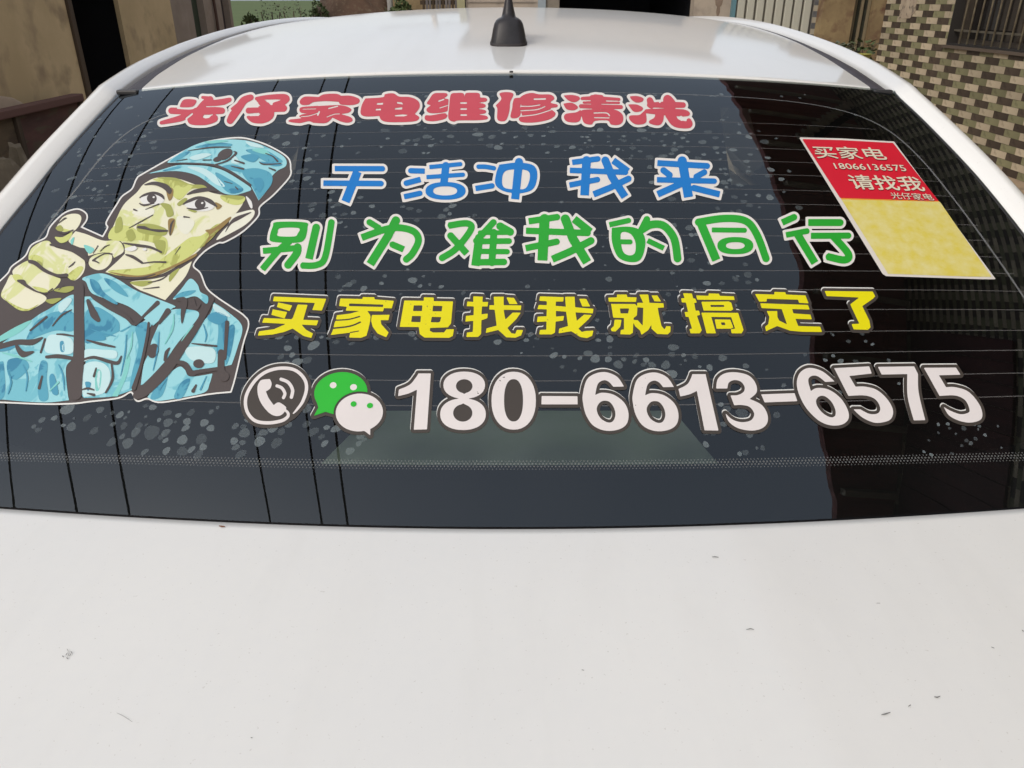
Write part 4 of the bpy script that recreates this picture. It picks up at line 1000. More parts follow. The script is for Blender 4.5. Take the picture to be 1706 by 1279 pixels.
s = Shape(); s.poly([(335, 140, 'c'), (500, 128), (520, 100), (600, 92), (655, 122), (760, 128), (835, 165), (848, 225), (802, 288, 'c'), (845, 318), (815, 352), (700, 364), (540, 362), (485, 342), (468, 306, 'c'), (335, 310), (290, 280), (302, 200)], r2, True)
for P in ([(445, 184), (505, 180), (500, 199), (441, 200)], [(434, 238), (484, 235), (482, 252), (430, 254)], [(632, 172), (680, 176), (694, 198), (636, 188)], [(614, 232), (686, 222), (682, 245), (613, 245)], [(612, 298), (690, 290), (745, 297), (700, 310), (616, 310)]): s.poly(P, r2, cut=True)
simple(s, V_red, 4.2, 'red fourth character of the top line, a wide box shape')
s = Shape(); s.poly([(980, 96), (1045, 88), (1104, 92), (1110, 115), (1082, 138), (1125, 150), (1132, 185), (1112, 258), (1000, 280), (930, 272), (914, 240), (955, 205, 'c'), (917, 188), (940, 148)], r2, True); s.poly([(903, 302), (960, 300), (1080, 280), (1112, 298), (1084, 334), (980, 356), (905, 345)], r2, True)
s.poly([(1148, 98), (1200, 88), (1262, 92), (1275, 135, 'c'), (1285, 92), (1350, 86), (1412, 92), (1420, 130, 'c'), (1480, 138), (1478, 168), (1398, 180, 'c'), (1466, 195), (1464, 225), (1390, 237, 'c'), (1470, 252), (1468, 280), (1392, 293, 'c'), (1480, 305), (1488, 335), (1400, 346), (1218, 348), (1170, 360), (1122, 330), (1125, 230), (1132, 160)], r2, True)
s.line([(1030, 165), (1076, 149)], r2, 7, sc=k1, cut=True); s.line([(1040, 230), (1110, 207)], r2, 5, sc=k1, cut=True); s.line([(1128, 150), (1118, 260), (1105, 290)], r2, 5, sc=k1, cut=True)
for yy in (183, 240, 297): s.line([(1240, yy), (1290, yy)], r2, 8, sc=k1, cut=True)
simple(s, V_red, 4.2, 'red fifth character of the top line, with comb like right side')
s = Shape(); s.poly([(138, 70), (190, 60), (236, 74), (214, 130), (208, 190), (188, 252), (158, 268), (122, 252), (122, 180), (110, 155, 'c'), (150, 110)], r3, True); s.poly([(236, 112), (275, 100), (300, 110), (282, 170), (288, 215), (262, 243), (216, 238), (228, 170)], r3, True)
s.poly([(318, 76), (370, 66), (420, 76), (500, 78), (527, 105), (500, 134), (546, 148), (545, 166), (500, 176), (536, 212), (500, 250), (400, 274), (300, 274), (274, 248), (296, 225), (284, 180), (292, 150), (280, 105)], r3, True)
s.line([(385, 110), (462, 108)], r3, 6, sc=k3, cut=True); s.line([(288, 160), (360, 160), (424, 150)], r3, 4, sc=k3, cut=True); s.line([(288, 192), (400, 184), (460, 162)], r3, 4, sc=k3, cut=True); s.line([(286, 232), (400, 218), (505, 185)], r3, 4, sc=k3, cut=True); s.line([(238, 96), (214, 190), (205, 240)], r3, 4, sc=k3, cut=True)
simple(s, V_red, 4.2, 'red sixth character of the top line, three curved strokes at right')
s = Shape(); s.poly([(592, 84, 'c'), (650, 80), (700, 92), (706, 112), (670, 132), (625, 118)], r3, True); s.poly([(590, 142, 'c'), (650, 136), (694, 165), (670, 188), (615, 182)], r3, True); s.poly([(608, 215), (680, 204), (716, 190), (712, 255), (680, 275), (620, 270), (596, 245)], r3, True)
for P in ([(790, 92, 10), (825, 98, 22), (862, 95, 14)], [(725, 106, 12), (820, 108, 20), (985, 112, 11)], [(820, 110, 34), (825, 160, 34)], [(735, 134, 8), (985, 136, 8)], [(715, 160, 14), (850, 164, 16), (1000, 166, 14)]): s.line(P, r3, 1, sc=k3)
s.poly([(725, 188), (860, 184), (960, 186), (1010, 220), (1014, 265), (985, 292), (930, 290), (905, 262), (818, 264), (790, 290), (740, 280), (722, 235)], r3, True)
s.line([(715, 119), (782, 121)], r3, 3.5, sc=k3, cut=True); s.line([(895, 122), (975, 124)], r3, 3.5, sc=k3, cut=True); s.line([(808, 208), (895, 208), (918, 228)], r3, 4.5, sc=k3, cut=True); s.line([(812, 241), (915, 243)], r3, 4, sc=k3, cut=True)
simple(s, V_red, 4.2, 'red seventh character of the top line')
s = Shape(); s.poly([(1060, 90, 'c'), (1115, 88), (1158, 104), (1150, 128), (1110, 134), (1080, 118)], r3, True); s.poly([(1050, 148, 'c'), (1110, 148), (1156, 172), (1140, 196), (1090, 198)], r3, True); s.poly([(1062, 228), (1130, 222), (1170, 196), (1178, 275), (1110, 290), (1066, 262)], r3, True)
for P in ([(1205, 118, 22), (1215, 150, 26)], [(1330, 110, 30), (1345, 150, 46), (1345, 200, 30)], [(1200, 152, 16), (1300, 150, 22), (1440, 152, 20)], [(1180, 196, 14), (1300, 200, 24), (1440, 208, 26), (1478, 214, 12)], [(1275, 215, 30), (1262, 262, 34), (1210, 272, 12)], [(1350, 220, 36), (1390, 278, 30), (1480, 292, 24), (1482, 262, 16)]): s.line(P, r3, 1, sc=k3)
s.line([(1426, 236), (1430, 256)], r3, 9, sc=k3, cut=True); s.line([(1272, 112), (1276, 132)], r3, 6, sc=k3, cut=True); s.line([(1312, 235), (1306, 270)], r3, 3, sc=k3, cut=True)
simple(s, V_red, 4.2, 'red last character of the top line')

# ---- second line, blue
b1 = T((520, 250), 4.489); b2 = T((680, 130), 3.046); q1 = 1 / 4.489; q2 = 1 / 3.046
def strokes(lst, tf, sc):
    s = Shape()
    for it in lst:
        P, r = it[0], it[1]; fl = it[2] if len(it) > 2 else ''
        s.line(P, tf, r, b='b' in fl, e='e' in fl, sc=sc, smooth=('s' in fl))
    return s
s = strokes([([(170, 141), (526, 142)], 20, 'b'), ([(85, 250), (515, 253)], 21, 'b'), ([(340, 163), (250, 388)], 32, 'be')], b1, q1); simple(s, V_blue, 4.3, 'blue first character of the second line, two bars and a slanting stem')
s = strokes([([(738, 157), (843, 160)], 20, 'e'), ([(705, 250), (812, 222)], 21, 'e'), ([(688, 352), (806, 326)], 20, 'b'), ([(877, 130), (1108, 108)], 16, 'b'), ([(855, 205), (1128, 187)], 16, 'b'), ([(1000, 120), (985, 260)], 28)], b1, q1)
s.ell((998, 308), 150, 66, b1, pw=2.3); s.ell((995, 308), 90, 34, b1, cut=True, pw=2.3); s.line([(878, 165), (958, 160)], b1, 5, sc=q1, cut=True); simple(s, V_blue, 4.3, 'blue second character of the second line, with an oval at its foot')
s = strokes([([(1245, 127), (1300, 128), (1366, 140)], 17, 'es'), ([(1222, 290), (1345, 270)], 20, 'b')], b1, q1)
s.poly([(1400, 112, 'c'), (1540, 96), (1655, 118), (1684, 190), (1655, 290), (1560, 325), (1440, 312), (1372, 262), (1376, 180)], b1, True); s.poly([(1445, 160), (1540, 146), (1615, 160), (1628, 210), (1600, 284), (1540, 296), (1440, 285), (1420, 225)], b1, True, cut=True); s.line([(1547, 92), (1518, 370)], b1, 30, e=True, sc=q1)
simple(s, V_blue, 4.3, 'blue third character of the second line, a ring with a stem through it')
WO = [([(832, 430), (962, 412)], 14, 'b'), ([(905, 420), (895, 597)], 22, 'e'), ([(820, 470), (1102, 480)], 14, 'b'), ([(818, 545), (960, 517)], 14, 'b'), ([(1000, 420), (1035, 505), (1100, 605)], 20, 'e'), ([(1040, 420), (1115, 475)], 17, 'be'), ([(1117, 513), (1020, 560), (940, 592)], 16, 'e')]
s = strokes(WO, b2, q2); s.poly([(930, 440), (985, 440), (1100, 480), (1080, 520), (930, 540)], b2) if 0 else None
simple(s, V_blue, 4.3, 'blue fourth character of the second line, wide with crossing slants')
s = strokes([([(1264, 433), (1516, 448)], 15, 'b'), ([(1295, 470), (1326, 494)], 16), ([(1502, 480), (1462, 502)], 15), ([(1262, 518), (1552, 525)], 14, 'b'), ([(1390, 422), (1422, 606)], 23, 'e'), ([(1392, 535), (1265, 592)], 17, 'e'), ([(1450, 560), (1580, 592)], 16, 'e')], b2, q2)
simple(s, V_blue, 4.3, 'blue last character of the second line')

# ---- third line, green
g1 = T((420, 340), 3.159); g2 = T((900, 340), 2.941); e1 = 1 / 3.159; e2 = 1 / 2.941
s = Shape(); s.poly([(130, 96), (280, 98), (292, 125), (278, 185), (235, 205), (110, 200), (94, 175), (110, 120)], g1, True); s.poly([(150, 128), (246, 128), (240, 158), (222, 172), (140, 170), (136, 150)], g1, True, cut=True)
for P, r, f in [([(58, 248), (245, 232)], 16, 'b'), ([(195, 200), (140, 245), (55, 345)], 17, 'e'), ([(240, 228), (236, 260), (190, 322)], 20, ''), ([(338, 125), (300, 290)], 20, 'e'), ([(418, 98), (385, 280), (340, 322), (262, 325)], 17, 'e')]: s.line(P, g1, r, b='b' in f, e='e' in f, sc=e1)
simple(s, V_green, 4.3, 'green first character of the third line, leftmost beside the soldier')
s = strokes([([(618, 97), (672, 130)], 16, 'e'), ([(577, 178), (730, 128), (840, 140), (876, 190), (845, 260), (812, 292)], 18, 'bs'), ([(757, 88), (715, 170), (622, 318)], 22, 'e'), ([(740, 215), (798, 240)], 17, 'e')], g1, e1); s.line([(740, 160), (800, 195), (800, 250)], g1, 1, cut=True, sc=.01)
simple(s, V_green, 4.3, 'green second character of the third line')
s = strokes([([(1035, 115), (1130, 103), (1152, 135), (1075, 235), (1000, 285)], 17, 'bs'), ([(1045, 168), (1130, 262)], 18, 'e'), ([(1270, 98), (1180, 195)], 17), ([(1195, 180), (1175, 326)], 22, 'e'), ([(1305, 118), (1358, 148)], 20), ([(1200, 152), (1360, 152)], 12), ([(1200, 198), (1352, 196)], 15), ([(1190, 250), (1342, 252)], 14), ([(1175, 308), (1325, 306)], 17), ([(1272, 150), (1262, 310)], 18)], g1, e1)
simple(s, V_green, 4.3, 'green third character of the third line, comb like right side')
def wo_map(p):
    out = []
    for a in p:
        x = 680 + a[0] / 3.046; y = 130 + a[1] / 3.046
        out.append((874.5 + (x - 947.6) / (1051 - 947.6) * 114.5, 359.5 + (y - 263) / (332 - 263) * 82))
    return out
s = strokes(WO, wo_map, q2 * 1.15); simple(s, V_green, 4.3, 'green fourth character of the third line, wide with crossing slants')
s = Shape(); s.line([(338, 103), (432, 82)], g2, 13, b=True, sc=e2); s.poly([(350, 118, 'c'), (430, 112), (490, 130), (515, 185), (495, 268), (445, 286), (382, 262), (352, 190)], g2, True); s.poly([(395, 145), (440, 146), (466, 190), (462, 242), (430, 252), (402, 226)], g2, True, cut=True)
for P, r, f in [([(398, 186), (440, 187)], 12, ''), ([(522, 76), (480, 158)], 16, ''), ([(500, 125), (545, 102), (605, 108), (655, 170), (672, 268)], 19, 's'), ([(525, 180), (605, 218)], 13, 'be')]: s.line(P, g2, r, b='b' in f, e='e' in f, sc=e2, smooth='s' in f)
simple(s, V_green, 4.3, 'green fifth character of the third line, chipped in the middle')
s = strokes([([(785, 92), (862, 276)], 21, 'e'), ([(775, 90), (900, 72), (1005, 84), (1060, 150), (1105, 268)], 18, 's'), ([(840, 128), (1000, 130)], 12, 'b')], g2, e2); s.ell((955, 205), 88, 42, g2, pw=2.4); s.ell((955, 205), 46, 17, g2, cut=True, pw=2.3)
simple(s, V_green, 4.3, 'green sixth character of the third line, an arch over an oval')
s = strokes([([(1184, 92), (1242, 66)], 16, 'b'), ([(1203, 153), (1305, 134)], 14, 'b'), ([(1260, 150), (1345, 290)], 19, 'e'), ([(1312, 92), (1468, 92)], 17, 'b'), ([(1325, 157), (1508, 156)], 15, 'b'), ([(1435, 160), (1508, 245), (1490, 275), (1405, 258)], 18, 'se')], g2, e2)
simple(s, V_green, 4.3, 'green last character of the third line, beside the red and yellow card')

# ---- fourth line, yellow
y1 = T((420, 470), 4.874); y2 = T((750, 470), 4.611); y3 = T((1110, 470), 4.611); f1 = 1 / 4.874
def polys(ps, tf, holes=(), cuts=(), sc=f1):
    s = Shape()
    for p in ps: s.poly(p, tf)
    for h_ in holes: s.poly(h_, tf, cut=True)
    for P, r in cuts: s.line(P, tf, r, cut=True, sc=sc)
    return s
def R4(a, b, c, d): return [(a, b), (c, b), (c, d), (a, d)]
YW = 5.2
s = polys([[(180, 120), (604, 138), (568, 234), (490, 229), (512, 172), (172, 158)], [(214, 168), (328, 192), (306, 238), (203, 205)], [(170, 224), (287, 246), (266, 298), (158, 268)], [(98, 294), (540, 314), (526, 354), (84, 332)], [(372, 185), (452, 187), (405, 350), (438, 388), (496, 420), (482, 456), (420, 440), (332, 380), (260, 408), (170, 428), (48, 438), (60, 402), (180, 385), (270, 345), (332, 295)]], y1)
edged(s, V_yel, YW, 'yellow first character of the fourth line')
s = polys([[(718, 136), (897, 140), (900, 124), (994, 126), (996, 143), (1152, 155), (1135, 216), (1072, 214), (1064, 240), (763, 235), (770, 203), (708, 197)], [(690, 272), (800, 258), (870, 238), (935, 236), (960, 270), (968, 310), (945, 385), (930, 438), (885, 455), (790, 453), (798, 413), (640, 432), (655, 400), (664, 365), (672, 333), (684, 300)], [(975, 270), (1118, 268), (1108, 312), (1045, 312), (1050, 345), (1110, 412), (1090, 450), (1020, 420), (980, 365), (966, 310)]], y1,
          holes=[[(790, 176), (1068, 186), (1063, 205), (788, 198)]], cuts=[([(640, 314), (780, 306), (875, 282)], 5.5), ([(630, 380), (790, 362), (880, 328)], 6.5), ([(800, 412), (866, 400)], 4), ([(968, 262), (964, 318), (950, 380)], 4)])
edged(s, V_yel, YW, 'yellow second character of the fourth line, with a roof shaped top')
s = polys([[(1237, 152), (1395, 155), (1395, 126), (1476, 128), (1476, 157), (1632, 160), (1616, 338), (1590, 370), (1446, 375), (1444, 398), (1470, 412), (1560, 411), (1578, 386), (1640, 385), (1630, 440), (1600, 455), (1400, 453), (1362, 425), (1355, 368), (1200, 366)]], y1, holes=[[(1314, 192), (1384, 192), (1380, 238), (1307, 238)], [(1300, 278), (1372, 278), (1368, 328), (1292, 326)], [(1470, 195), (1546, 197), (1540, 240), (1465, 240)], [(1460, 285), (1536, 287), (1528, 322), (1515, 330), (1452, 329)]])
edged(s, V_yel, YW, 'yellow third character of the fourth line, a grid box with a hooked tail')
s = polys([[(178, 112), (250, 115), (248, 155), (292, 155), (287, 190), (245, 190), (240, 250), (290, 244), (285, 280), (240, 296), (238, 400), (215, 424), (124, 424), (130, 390), (174, 385), (178, 300), (117, 306), (122, 262), (180, 257), (182, 190), (127, 187), (132, 152), (178, 155)], [(335, 115), (411, 115), (411, 180), (546, 182), (543, 218), (411, 215), (418, 260), (425, 290), (480, 237), (542, 237), (510, 285), (440, 355), (470, 395), (500, 400), (512, 370), (560, 370), (545, 412), (500, 430), (430, 426), (370, 370), (274, 393), (280, 358), (357, 337), (342, 215), (300, 213), (302, 180), (338, 180)], [(432, 120), (490, 124), (518, 172), (455, 172)]], y2)
edged(s, V_yel, YW, 'yellow fourth character of the fourth line')
s = polys([[(690, 112), (872, 118), (868, 152), (812, 152), (810, 185), (888, 192), (882, 115), (955, 115), (960, 196), (1100, 208), (1095, 243), (962, 235), (972, 300), (1028, 252), (1088, 255), (1060, 290), (985, 360), (1010, 385), (1040, 378), (1100, 375), (1090, 415), (1050, 433), (1000, 425), (930, 380), (832, 396), (838, 360), (905, 340), (890, 230), (812, 224), (812, 268), (874, 262), (868, 298), (810, 306), (805, 390), (780, 404), (683, 404), (690, 370), (738, 368), (740, 305), (666, 309), (672, 268), (740, 265), (742, 212), (670, 210), (680, 178), (742, 180), (742, 150), (684, 146)], [(990, 130), (1045, 132), (1075, 190), (1015, 190)]], y2)
edged(s, V_yel, YW, 'yellow fifth character of the fourth line, in the middle')
s = polys([[(1280, 98), (1355, 98), (1360, 118), (1432, 120), (1426, 155), (1218, 153), (1213, 122), (1280, 120)], [(1235, 170), (1420, 171), (1437, 190), (1434, 258), (1408, 278), (1402, 392), (1380, 405), (1306, 403), (1310, 370), (1334, 366), (1334, 279), (1252, 276)], [(1262, 291), (1316, 292), (1306, 345), (1270, 382), (1240, 380), (1233, 362), (1256, 340)], [(1395, 292), (1440, 295), (1478, 338), (1482, 200), (1436, 196), (1435, 162), (1482, 162), (1452, 98), (1520, 98), (1530, 162), (1637, 165), (1641, 198), (1594, 200), (1600, 240), (1622, 340), (1645, 366), (1660, 340), (1692, 342), (1690, 385), (1670, 404), (1590, 401), (1545, 360), (1545, 330), (1520, 372), (1468, 408), (1458, 375), (1420, 342)], [(1545, 105), (1590, 105), (1620, 152), (1568, 150)]], y2, holes=[[(1303, 205), (1374, 205), (1366, 243), (1308, 243)]])
edged(s, V_yel, YW, 'yellow sixth character of the fourth line, two tight halves')
s = polys([[(127, 88), (195, 90), (205, 128), (222, 130), (233, 161), (213, 162), (224, 222), (250, 222), (259, 256), (234, 260), (271, 372), (256, 396), (185, 396), (177, 362), (196, 360), (170, 270), (148, 270), (139, 232), (166, 232), (150, 160), (118, 158), (113, 128), (139, 125)], [(228, 105), (323, 108), (325, 89), (405, 92), (408, 108), (518, 112), (523, 140), (236, 138)], [(268, 154), (480, 151), (498, 162), (512, 212), (495, 223), (285, 221)], [(268, 237), (550, 239), (592, 370), (577, 396), (500, 396), (494, 365), (527, 360), (497, 272), (344, 270), (381, 396), (308, 396)], [(370, 289), (490, 291), (514, 352), (495, 360), (385, 361)]], y3, holes=[[(336, 178), (440, 178), (446, 193), (342, 194)], [(418, 312), (447, 312), (453, 333), (424, 333)]])
edged(s, V_yel, YW, 'yellow seventh character of the fourth line, stacked boxes at right')
s = polys([[(680, 94), (828, 98), (828, 78), (912, 80), (918, 98), (1067, 105), (1091, 166), (1018, 162), (1010, 138), (770, 131), (770, 152), (712, 153)], [(720, 165), (1086, 178), (1099, 213), (965, 210), (975, 243), (1105, 252), (1116, 289), (990, 285), (1012, 340), (1180, 345), (1194, 386), (1040, 384), (950, 376), (850, 340), (765, 379), (757, 345), (782, 325), (790, 270), (770, 225), (850, 225), (852, 270), (865, 298), (925, 327), (885, 210), (730, 202)]], y3)
edged(s, V_yel, YW, 'yellow eighth character of the fourth line, long bottom stroke')
s = polys([[(1214, 71), (1583, 75), (1602, 112), (1585, 130), (1503, 187), (1558, 300), (1566, 350), (1545, 369), (1437, 366), (1421, 325), (1480, 322), (1418, 190), (1412, 172), (1480, 121), (1230, 110)]], y3)
edged(s, V_yel, YW, 'yellow last character of the fourth line, a single zigzag')

# ---- phone number, white on dark
d1 = T((650, 590), 4.874); d2 = T((960, 590), 4.611); d3 = T((1300, 590), 4.611); NW = 5.4
def num(s, lb): return edged(s, V_num, NW, lb, 'number_sticker', fh=False)
def num_h(s, lb): return edged(s, V_num, NW, lb, 'number_sticker', fh=True)
s = Shape().poly([(230, 159, 'c'), (331, 159, 'c'), (300, 613, 'c'), (193, 615, 'c'), (219, 290, 'c'), (150, 322), (66, 343, 'c'), (72, 290, 'c'), (160, 250), (215, 185)], d1, True); num(s, 'white digit 1 that starts the phone number')
s = Shape(); s.ell((602, 254), 169, 110, d1, pw=2.15); s.ell((592, 490), 185, 128, d1, pw=2.2); s.ell((602, 262), 67, 56, d1, cut=True); s.poly([(560, 300), (602, 326), (645, 300)], d1, cut=True); s.ell((590, 480), 78, 70, d1, cut=True); s.poly([(540, 430), (594, 402), (645, 430)], d1, cut=True); num_h(s, 'white digit 8 of the phone number')
s = Shape(); s.ell((1003, 380), 180, 235, d1, pw=2.2); s.ell((1002, 377), 77, 172, d1, cut=True, pw=2.3); num_h(s, 'white digit 0 of the phone number')
s = Shape().poly([(1230, 342), (1520, 344), (1522, 410), (1228, 410)], d1); num(s, 'white dash after the digits 180')
SIX = [(50, 310), (80, 200), (145, 152), (230, 141), (315, 178), (366, 251, 'c'), (284, 253, 'c'), (250, 215), (210, 203), (165, 232), (145, 316, 'c'), (200, 298), (290, 315), (370, 378), (401, 460), (385, 540), (320, 582), (220, 589), (130, 550), (75, 470), (52, 380)]
def six(dx, dy, lb):
    tf = lambda P: d2([(a[0] + dx, a[1] + dy) + tuple(a[2:]) for a in P])
    s = Shape().poly(SIX, tf, True); s.poly([(160, 405), (195, 364), (250, 366), (288, 412), (300, 470), (280, 518), (240, 526), (190, 498), (162, 452)], tf, True, cut=True); num(s, lb)
six(0, 0, 'white digit 6, first of the two sixes after the first dash'); six(383, 3, 'white digit 6, second of the two sixes after the first dash')
s = Shape().poly([(890, 156, 'c'), (992, 156, 'c'), (1091, 589, 'c'), (984, 587, 'c'), (925, 284, 'c'), (870, 310), (798, 327, 'c'), (784, 270, 'c'), (850, 235), (878, 190)], d2, True); num(s, 'white digit 1 of the middle digit group, peppered with chips')
s = Shape().poly([(1073, 266, 'c'), (1085, 195), (1135, 152), (1220, 141), (1320, 165), (1375, 225), (1384, 295), (1330, 346, 'c'), (1420, 390), (1465, 460), (1465, 530), (1420, 574), (1340, 589), (1240, 570), (1170, 520), (1145, 458, 'c'), (1200, 505), (1270, 524), (1340, 510), (1365, 460), (1330, 408), (1270, 393), (1212, 395, 'c'), (1183, 319, 'c'), (1240, 316), (1285, 290), (1290, 250), (1260, 212), (1210, 202), (1170, 222), (1159, 266, 'c')], d2, True); num(s, 'white digit 3 of the phone number')
s = Shape().poly([(1418, 311), (1675, 302), (1696, 363), (1445, 373)], d2); num(s, 'white dash before the last four digits')
s = Shape().poly([(124, 230), (142, 155), (190, 115), (250, 110), (330, 140), (415, 212, 'c'), (343, 216, 'c'), (290, 175), (245, 168), (212, 200), (232, 286, 'c'), (280, 262), (370, 275), (460, 340), (515, 430), (520, 500), (470, 543), (380, 548), (290, 510), (200, 420), (145, 320)], d3, True); s.poly([(272, 358), (298, 326), (340, 326), (390, 368), (420, 430), (418, 475), (385, 487), (330, 460), (285, 408)], d3, True, cut=True); num(s, 'white digit 6 of the last digit group')
s = Shape().poly([(411, 110, 'c'), (680, 96, 'c'), (699, 151, 'c'), (527, 170, 'c'), (575, 252, 'c'), (650, 252), (740, 278), (820, 350), (862, 430), (850, 495), (800, 522), (720, 528), (630, 490), (558, 426, 'c'), (612, 426, 'c'), (680, 460), (745, 457), (764, 415), (730, 352), (650, 320), (520, 323, 'c')], d3, True); num(s, 'white digit 5 of the last digit group, left one, scuffed')
s = Shape().poly([(747, 100, 'c'), (1025, 96, 'c'), (1054, 155, 'c'), (1060, 300), (1110, 509, 'c'), (1022, 511, 'c'), (975, 330), (972, 155, 'c'), (775, 159, 'c')], d3, True); num(s, 'white digit 7 of the last digit group')
s = Shape().poly([(1099, 107, 'c'), (1345, 105, 'c'), (1381, 160, 'c'), (1215, 165, 'c'), (1270, 256, 'c'), (1340, 256), (1440, 290), (1520, 380), (1548, 460), (1530, 508), (1450, 528), (1360, 510), (1290, 470), (1252, 408, 'c'), (1310, 440), (1380, 463), (1440, 452), (1448, 420), (1415, 355), (1340, 320), (1220, 323, 'c')], d3, True); num(s, 'white digit 5 of the last digit group, rightmost')

# ---- phone icon and chat icon
i1 = T((390, 590), 6.093); u1 = 1 / 6.093
base = Shape(); base.poly([(480, 128), (620, 148), (725, 235), (753, 350), (715, 480), (620, 605), (560, 650), (480, 698), (350, 718), (215, 698), (125, 605), (100, 480), (135, 360), (225, 240), (340, 160)], i1, True)
s = Shape(); s.line([(604, 604, 6), (640, 565, 12), (700, 480, 16), (738, 350, 17), (710, 245, 17), (615, 163, 17), (480, 145, 17), (345, 175, 17), (235, 250, 17), (150, 370, 17), (118, 480, 17), (140, 595, 17), (220, 680, 17), (350, 700, 17), (480, 680, 17), (545, 640, 16), (550, 600, 14), (520, 570, 12)], i1, 17, sc=u1)
s.poly([(285, 264), (365, 255, 'c'), (384, 300), (370, 350), (326, 382, 'c'), (355, 450), (405, 520, 'c'), (455, 492), (520, 530), (530, 560), (490, 615), (430, 631), (360, 600), (290, 520), (248, 430), (240, 340), (258, 290)], i1, True)
s.line([(480, 258), (552, 290), (596, 365), (584, 440)], i1, 17, sc=u1, e=False); s.line([(438, 325), (487, 347), (518, 400), (504, 445)], i1, 16, sc=u1)
vinyl_obj('phone_icon_sticker', [(base, 5.1, V_glint, A1 * .8, True, (-1, -2.3)), (base, 5.6, V_dk, A1 + .0001, True, (0, 0)), (s, 0, V_num, A2 + .0001, False, (0, 0))], car, 'round dark sticker with a white ringing telephone handset', h=.8)
gb = Shape(); gb.ell((1085, 392), 271, 206, i1, rot=-.12); gb.poly([(838, 480), (858, 545), (812, 629), (930, 588), (1020, 614), (1060, 500)], i1)
wb = Shape(); wb.ell((1273, 595), 240, 192, i1, rot=-.08); wb.poly([(1290, 775), (1330, 785), (1383, 826), (1385, 745), (1440, 700)], i1)
allb = Shape(); allb.ops = gb.ops + wb.ops
gb2 = Shape(); gb2.ops = list(gb.ops); ww_ = Shape(); ww_.ell((1273, 595), 262, 214, i1, rot=-.08); gb2.ops += [(o[0], o[1], True) for o in ww_.ops]; gb2.ell((1008, 318), 34, 31, i1, cut=True, rot=-.3); gb2.ell((1214, 338), 35, 31, i1, cut=True, rot=-.3)
ey = Shape(); ey.ell((1008, 318), 34, 31, i1, rot=-.3); ey.ell((1214, 338), 35, 31, i1, rot=-.3)
ey2 = Shape(); ey2.ell((1215, 510), 30, 28, i1, rot=-.3); ey2.ell((1381, 526), 31, 27, i1, rot=-.3)
V_chat = vinyl('chat_green', (40, 178, 48), wear=False)
vinyl_obj('chat_icon_sticker', [(allb, 5.1, V_glint, A1 * .8, True, (-1, -2.3)), (allb, 5.6, V_dk, A1 + .0001, True, (0, 0)), (gb2, 0, V_chat, A2 + .0001, False, (0, 0)), (ey, 0, V_num, A2 + .0001, False, (0, 0)), (wb, 0, V_num, A2 + .0001, False, (0, 0)), (ey2, 0, V_chat, A3 + .0002, False, (0, 0))], car, 'green and white pair of speech bubbles with eyes', h=.8)

# ---- red and yellow card
cq = T((1310, 210), 4.308)
bd = Shape().poly([(90, 82, 'c'), (400, 90, 'c'), (772, 112, 'c'), (1502, 1100, 'c'), (1400, 1100, 'c'), (715, 1078), (690, 1062)], cq, False)
card = vinyl_obj('card_sticker', [(bd, 0, vinyl('card_white', (214, 208, 200), wear=False), A1, False, (0, 0))], car, 'slanted card sticker, red above and yellow below, white edged', h=1.5)
rd = Shape().poly([(112, 96), (400, 104), (764, 124), (1092, 541), (384, 518)], cq); yl_ = Shape().poly([(393, 528), (1100, 546), (1470, 1084), (1300, 1082), (728, 1062)], cq); ol = Shape().poly([(386, 519), (1093, 541), (1102, 547), (392, 529)], cq)
vinyl_obj('red_panel', [(rd, 0, vinyl('card_red', (205, 26, 48), wear=False), A2, False, (0, 0)), (ol, 0, vinyl('card_orange', (226, 150, 50), wear=False), A2, False, (0, 0))], card, h=1.5)
M_yc = noisy('card_yellow', tuple(np.array(lin((208, 192, 84))) * K), tuple(np.array(lin((212, 202, 136))) * K), scale=60, rough=.4, bump=0)
vinyl_obj('yellow_panel', [(yl_, 0, M_yc, A2, False, (0, 0))], card, h=1.5)
def text_on(body, quad, tf, mat, off, name, parent, bold=.0, gap=1.0):
    cu = bpy.data.curves.new('lettering', 'FONT'); cu.body = body; cu.size = 1; cu.space_character = gap; cu.offset = bold; cu.resolution_u = 3
    tmp = bpy.data.objects.new('lettering', cu); COL.objects.link(tmp); bpy.context.view_layer.update()
    me = tmp.to_mesh(); V = np.array([v.co[:2] for v in me.vertices]); Fc = [tuple(p.vertices) for p in me.polygons]
    tmp.to_mesh_clear(); bpy.data.objects.remove(tmp); bpy.data.curves.remove(cu)
    m0, m1 = V.min(0), V.max(0); U = (V - m0) / (m1 - m0); q = np.array(tf(quad), float)   # TL TR BR BL
    u = U[:, :1]; v = 1 - U[:, 1:]
    P = q[0] * (1 - u) * (1 - v) + q[1] * u * (1 - v) + q[2] * u * v + q[3] * (1 - u) * v
    return mesh_obj(name, on_glass(P, off), Fc, mat, parent)
V_ct = vinyl('card_lettering', (215, 208, 185), wear=False); V_cs = vinyl('card_lettering_shade', (120, 20, 30), wear=False)
for body, quad, bd_ in [('买家电', [(168, 146), (672, 160), (730, 250), (218, 236)], .010), ('18066136575', [(330, 270), (838, 285), (864, 330), (352, 312)], .008), ('请找我', [(422, 352), (940, 368), (1002, 474), (478, 458)], .012), ('光仔家电', [(733, 480), (1030, 490), (1062, 540), (760, 526)], .004)]:
    text_on(body, [(a + 3, b + 4) for a, b in quad], cq, V_cs, A3, 'lettering_shadow', card, bd_)
    text_on(body, quad, cq, V_ct, A3 + .0003, 'lettering', card, bd_)

